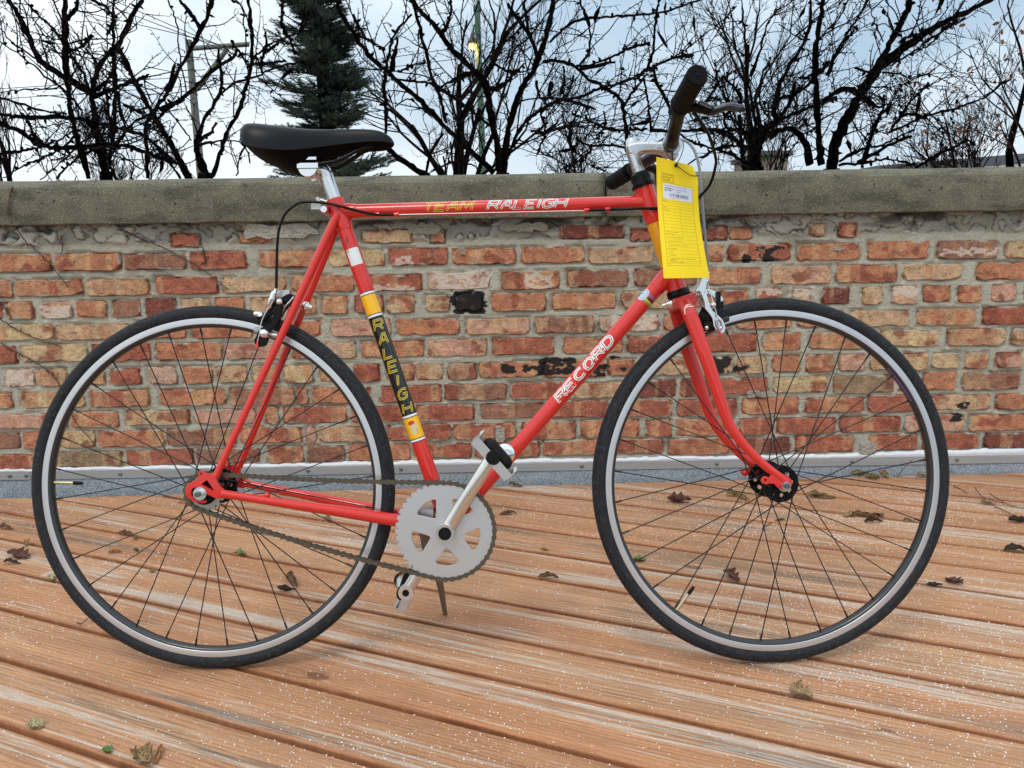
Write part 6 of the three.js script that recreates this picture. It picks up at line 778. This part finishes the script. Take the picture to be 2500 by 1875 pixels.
  const NN = front.length; for (let j = 0; j < ny; j++) for (let i = 0; i < nx; i++) { const a = j * (nx + 1) + i, b = a + nx + 1; idx.push(a, b, a + 1, a + 1, b, b + 1, a + NN, a + 1 + NN, b + NN, a + 1 + NN, b + 1 + NN, b + NN); }
  part('card', geoOf(pos, idx, uv), std(0xffffff, 0.75, { map: tex, side: THREE.DoubleSide }), t);
  const L = (list) => curve(list.map(([u, v, z]) => P(u, v, z).sub(ctr)), 30), strM = std(lin(0.015, 0.015, 0.016), 0.7);
  part('hole_rivet', new THREE.SphereGeometry(0.0034, 12, 8).translate(...P(1650.7, 403.5, 0.066).sub(ctr).toArray()), strM, t);
  part('string', sweep(L([[1650.7, 403, 0.067], [1662, 382, 0.064], [1668, 362, 0.05], [1667, 345, 0.035], [1655, 338, 0.028], [1640, 350, 0.030], [1626, 365, 0.04], [1630, 380, 0.05], [1637, 391, 0.056]]), 0.0008, { sides: 6 }), strM, t);
  part('string', sweep(L([[1651, 404, 0.0675], [1668, 416, 0.068], [1686, 428, 0.066], [1700, 429, 0.062], [1708, 429, 0.05]]), 0.0007, { sides: 6 }), strM, t);
  part('string', sweep(L([[1641, 370, 0.03], [1641.5, 380, 0.04], [1641.5, 391, 0.055]]), 0.0016, { sides: 6 }), strM, t);
}
// ---------------------------------------------------------------- fallen leaves, twigs, salt on the deck
function leafGeo(L, Wd, curl, twist, lobes, seed) {
  const n = 14, m = 8, pos = [], idx = [], uv = [], r = rng(seed), ph = r() * 9; for (let i = 0; i <= n; i++) { const t = i / n, w = Wd * Math.pow(Math.sin(Math.PI * Math.pow(t, 0.8)), 0.8) * (1 + lobes * 0.35 * Math.sin(t * 21 + ph)) + 0.0006; for (let k = 0; k <= m; k++) { const q = k / m * 2 - 1, a = q * curl, rr = w / Math.max(0.25, Math.abs(curl)); const x = Math.abs(curl) > 0.25 ? Math.sin(a) * rr : q * w, y = (Math.abs(curl) > 0.25 ? (1 - Math.cos(a)) * rr : 0) + 0.5 * Wd * (noise(t * 5 + ph, q * 2.2 + ph) - 0.5); const c = Math.cos(twist * (t - 0.5)), s = Math.sin(twist * (t - 0.5)); uv.push(k / m, t); pos.push(x * c - y * s, x * s + y * c + 0.05 * L * Math.sin(t * 5 + ph) + 0.002 * (hash2(i * 9 + k, seed) - 0.5), (t - 0.5) * L); } }
  for (let i = 0; i < n; i++) for (let k = 0; k < m; k++) { const a = i * (m + 1) + k, b = a + m + 1; idx.push(a, b, a + 1, b, b + 1, a + 1); } return geoOf(pos, idx, uv);
}
{
  const mats = { brown: phys(lin(0.20, 0.125, 0.07), 0.9), tan: phys(lin(0.34, 0.25, 0.13), 0.9), olive: phys(lin(0.26, 0.22, 0.09), 0.9), red: phys(lin(0.13, 0.045, 0.032), 0.85), dark: phys(lin(0.055, 0.038, 0.028), 0.9), green: phys(lin(0.12, 0.24, 0.05), 0.6), pale: phys(lin(0.42, 0.40, 0.24), 0.85), orange: phys(lin(0.45, 0.24, 0.08), 0.85) };
  const leafTex = dataTex(128, 256, (x, y) => { const q = Math.abs(x / 128 - 0.5), t = y / 256; let v = 150 + 90 * fbm(x / 14, y / 14, 4); if (q < 0.025) v = 235; const k = ((t * 9 - q * 5) % 1 + 1) % 1; if (k < 0.09) v += 35; if (fbm(x / 9 + 40, y / 9, 3) > 0.62) v *= 0.55; return [v, v * 0.96, v * 0.9]; });
  for (const m of Object.values(mats)) { m.map = leafTex; m.color.multiplyScalar(1.5); m.side = THREE.DoubleSide; m.transmission = 0.08; m.thickness = 0; }
  const list = [ // u, v, length, half width, curl, turn, material, label
    [586, 1350, 0.034, 0.012, 0.5, 1.3, 'green', 'small bright green leaf lying inside the rear wheel'], [1562, 1364, 0.036, 0.013, 0.3, 1.9, 'green', 'green leaf by the left edge of the front wheel'], [712, 1418, 0.075, 0.018, 1.9, 0.6, 'brown', 'curled brown leaf roll inside the rear wheel'], [700, 1440, 0.05, 0.012, 1.6, 1.2, 'dark', 'dark curled leaf below the brown leaf roll inside the rear wheel'], [48, 1355, 0.07, 0.022, 0.5, 1.2, 'red', 'reddish ribbed leaf left of the rear tyre'], [30, 1372, 0.045, 0.009, 1.2, 1.5, 'dark', 'thin dark leaf beside the reddish ribbed leaf'], [66, 1326, 0.035, 0.010, 1.4, 0.3, 'tan', 'small tan leaf scrap above the reddish ribbed leaf'], [14, 1288, 0.05, 0.012, 1.5, 1.3, 'brown', 'brown rolled leaf near the wall end of the left boards'], [310, 1303, 0.05, 0.013, 1.4, 1.4, 'brown', 'brown curled leaf high inside the rear wheel'],
    [330, 1312, 0.03, 0.010, 1.5, 0.4, 'tan', 'small tan curl beside the brown leaf high in the rear wheel'], [280, 1345, 0.035, 0.008, 0.8, 1.6, 'orange', 'small orange leaf scrap inside the rear wheel'], [333, 1341, 0.022, 0.005, 1.0, 0.9, 'dark', 'tiny dark leaf scrap right of the orange scrap'], [371, 1392, 0.022, 0.008, 1.2, 1.0, 'tan', 'tiny tan leaf scrap between the rear spokes'], [128, 1408, 0.03, 0.012, 0.4, 0.3, 'pale', 'pale greenish leaf tucked behind the rear tyre'], [1658, 1222, 0.07, 0.026, 0.9, 1.3, 'red', 'dark red lobed leaf between front tyre and front hub'], [1240, 1252, 0.05, 0.011, 1.2, 1.5, 'brown', 'flat brown leaf just beyond the chainring'], [800, 1266, 0.035, 0.012, 1.4, 0.7, 'tan', 'tan curled leaf behind the chain stay'],
    [1786, 1408, 0.050, 0.018, 0.8, 0.5, 'red', 'three cornered dark red leaf low inside the front wheel'], [1338, 1408, 0.05, 0.010, 1.6, 1.4, 'brown', 'brown curl lying along a gap left of the front tyre'], [2330, 1420, 0.042, 0.018, 0.5, 0.4, 'red', 'red leaf standing in a board gap right of the front tyre'], [2282, 1427, 0.035, 0.009, 0.9, 1.4, 'dark', 'small dark leaf in the gap beside the standing red leaf'], [2478, 1342, 0.055, 0.014, 1.2, 1.5, 'dark', 'dark crumpled leaf by the right edge of the deck'], [1955, 1692, 0.04, 0.018, 0.5, 0.9, 'tan', 'round tan leaf lying below the front tyre'], [350, 1855, 0.05, 0.02, 1.1, 0.8, 'tan', 'crumpled tan leaf with twig on the nearest left boards'], [388, 1842, 0.045, 0.006, 1.3, 0.2, 'orange', 'upright orange leaf stalk beside the crumpled tan leaf'], [88, 1770, 0.03, 0.013, 0.4, 1.1, 'pale', 'pale leaf by a gap on the nearest left boards'], [264, 1830, 0.018, 0.008, 0.4, 0.9, 'green', 'tiny green leaf scrap on the nearest left boards'],
    [2100, 1158, 0.06, 0.018, 1.6, 1.5, 'olive', 'olive dry leaf clump against the wall behind the front wheel'], [2130, 1166, 0.05, 0.020, 1.4, 0.6, 'olive', 'crumpled olive leaf right of the olive clump at the wall'], [2158, 1160, 0.045, 0.020, 1.5, 0.2, 'tan', 'tan curled leaf at the right end of the clump at the wall'], [2254, 1162, 0.05, 0.014, 1.0, 1.5, 'tan', 'tan leaf at the wall partly behind the front tyre'], [1795, 1208, 0.06, 0.018, 1.5, 1.5, 'olive', 'olive curled leaf left behind the front hub'], [1815, 1216, 0.045, 0.012, 1.7, 0.6, 'tan', 'tan leaf roll left behind the front hub'], [2005, 1213, 0.085, 0.018, 1.3, 1.5, 'olive', 'long olive dry leaf right of the front hub'], [1985, 1208, 0.04, 0.012, 1.6, 1.0, 'brown', 'brown curl on the long olive leaf'], [2110, 1258, 0.065, 0.014, 1.8, 1.1, 'brown', 'brown rolled leaf right inside the front wheel'], [2080, 1256, 0.05, 0.014, 0.7, 1.5, 'tan', 'flat tan leaf under the brown roll inside the front wheel'], [2145, 1255, 0.035, 0.015, 0.4, 0.2, 'brown', 'upright round brown leaf inside the front wheel'], [2132, 1272, 0.05, 0.012, 1.5, 1.5, 'dark', 'dark curled leaf in front of the brown roll inside the front wheel'], [2218, 1270, 0.03, 0.008, 1.7, 1.4, 'brown', 'small brown roll beside the right rim of the front wheel'], [2412, 1228, 0.04, 0.014, 1.2, 1.2, 'tan', 'tan leaf among twigs right of the front wheel'], [2490, 1272, 0.06, 0.018, 1.2, 1.4, 'dark', 'dark leaf at the end of the twigs on the right'],
    [1258, 1184, 0.05, 0.012, 1.4, 1.4, 'brown', 'brown leaf against the wall above the chainring'], [1330, 1340, 0.02, 0.006, 0.9, 1.4, 'orange', 'tiny orange scrap between the chainring and front tyre'], [1905, 1268, 0.03, 0.006, 1.2, 1.4, 'brown', 'tiny brown scrap just below the front hub'],
  ];
  list.forEach(([u, v, L, w, curl, turn, mat, label], i) => { const g = leafGeo(L, w, curl * 1.25 + 0.2, 1.4 * (hash2(i, 3) - 0.5), mat === 'red' || mat === 'tan' ? 1 : 0.4, 40 + i); g.rotateY(turn); g.computeBoundingBox(); g.translate(0, -g.boundingBox.min.y, 0); const p = onGround(u, v + 4, 0.0005), m = part(numbered('leaf'), g, mats[mat], scene); m.position.copy(p); tag(m, label, 'leaf', 'fallen leaves on the deck'); });
  const r = rng(66), twigs = [[[[2190, 1164], [2210, 1140], [2228, 1122]], 'thin dark twig leaning on the flashing right of the front hub', [0.002, 0.05, 0.09]], [[[2328, 1186], [2345, 1194], [2363, 1204]], 'short thin twig on the boards right of the front tyre', [0.002, 0.002, 0.002]], [[[2380, 1190], [2398, 1212], [2430, 1224], [2456, 1228]], 'forked tan twig at the right edge of the deck', [0.012, 0.006, 0.004, 0.003]], [[[2416, 1205], [2440, 1220], [2470, 1235], [2520, 1245]], 'long dark twig crossing the forked tan twig', [0.012, 0.004, 0.003, 0.003]], [[[2428, 1236], [2455, 1248], [2482, 1262]], 'dark straight twig below the forked twig', [0.003, 0.003, 0.003]], [[[1860, 1290], [1874, 1282], [1886, 1275]], 'tiny dark twig inside the front wheel below the hub', [0.001, 0.004, 0.008]], [[[188, 1520], [200, 1522], [216, 1508]], 'tiny reddish sprig at the foot of the rear tyre', [0.002, 0.003, 0.012]]];
  for (const [path, label, hs] of twigs) { const pts = curve(path.map(([u, v], i) => { const p = onGround(u, v, 0); if (hs[i] > 0.02) { const b = onGround(path[0][0], path[0][1], 0); const q = atDepth(u, v, -b.z + 0.01 * i); return q; } return onGround(u, v, 0.002 + hs[i]); }), 16); const o = pts[0].clone(); const m = part(numbered('twig'), sweep(pts.map((p) => p.sub(o)), (i, t) => 0.0016 * (1 - 0.4 * t), { sides: 6 }), std(lin(0.07, 0.05, 0.04), 0.9), scene); m.position.copy(o); tag(m, label, 'twig', 'twigs on the deck'); }
}
{ // white salt grains scattered over the boards
  const r = rng(1234), pts = []; while (pts.length < 80000) { const x = -2.4 + 4.9 * r(), z = -2.42 + 2.2 * r(); const dens = 0.15 + 0.55 * sstep(0.35, 0.75, fbm(x * 3 + 7, z * 5, 4)) + 0.35 * sstep(-0.2, 0.8, x); if (r() > dens) continue; if (z < -2.44 - 0.034 * x) continue; const q = (V(x, 0, z).dot(BN) - OFF0) / PITCHB, f = q - Math.floor(q); if (f < 0.055 || f > 0.945) continue; pts.push([x, z]); }
  const g = new THREE.IcosahedronGeometry(1, 0), m = new THREE.InstancedMesh(g, std(lin(0.86, 0.86, 0.84), 0.6), pts.length), M = new THREE.Matrix4(), Q = new THREE.Quaternion(); pts.forEach(([x, z], i) => { const s = 0.00038 + 0.00092 * Math.pow(r(), 2.6); Q.setFromAxisAngle(V(0, 1, 0), r() * 6); M.compose(V(x, s * 0.4 - 0.0006, z), Q, V(s * (1 + 0.8 * r()), s * 0.7, s)); m.setMatrixAt(i, M); }); m.name = 'salt_grains'; tag(m, 'white salt grains scattered over the deck boards', 'salt', null, 'stuff'); scene.add(m);
}
scene.traverse((o) => { if (o.isMesh) { o.castShadow = true; o.receiveShadow = true; } });
renderer.render(scene, camera);
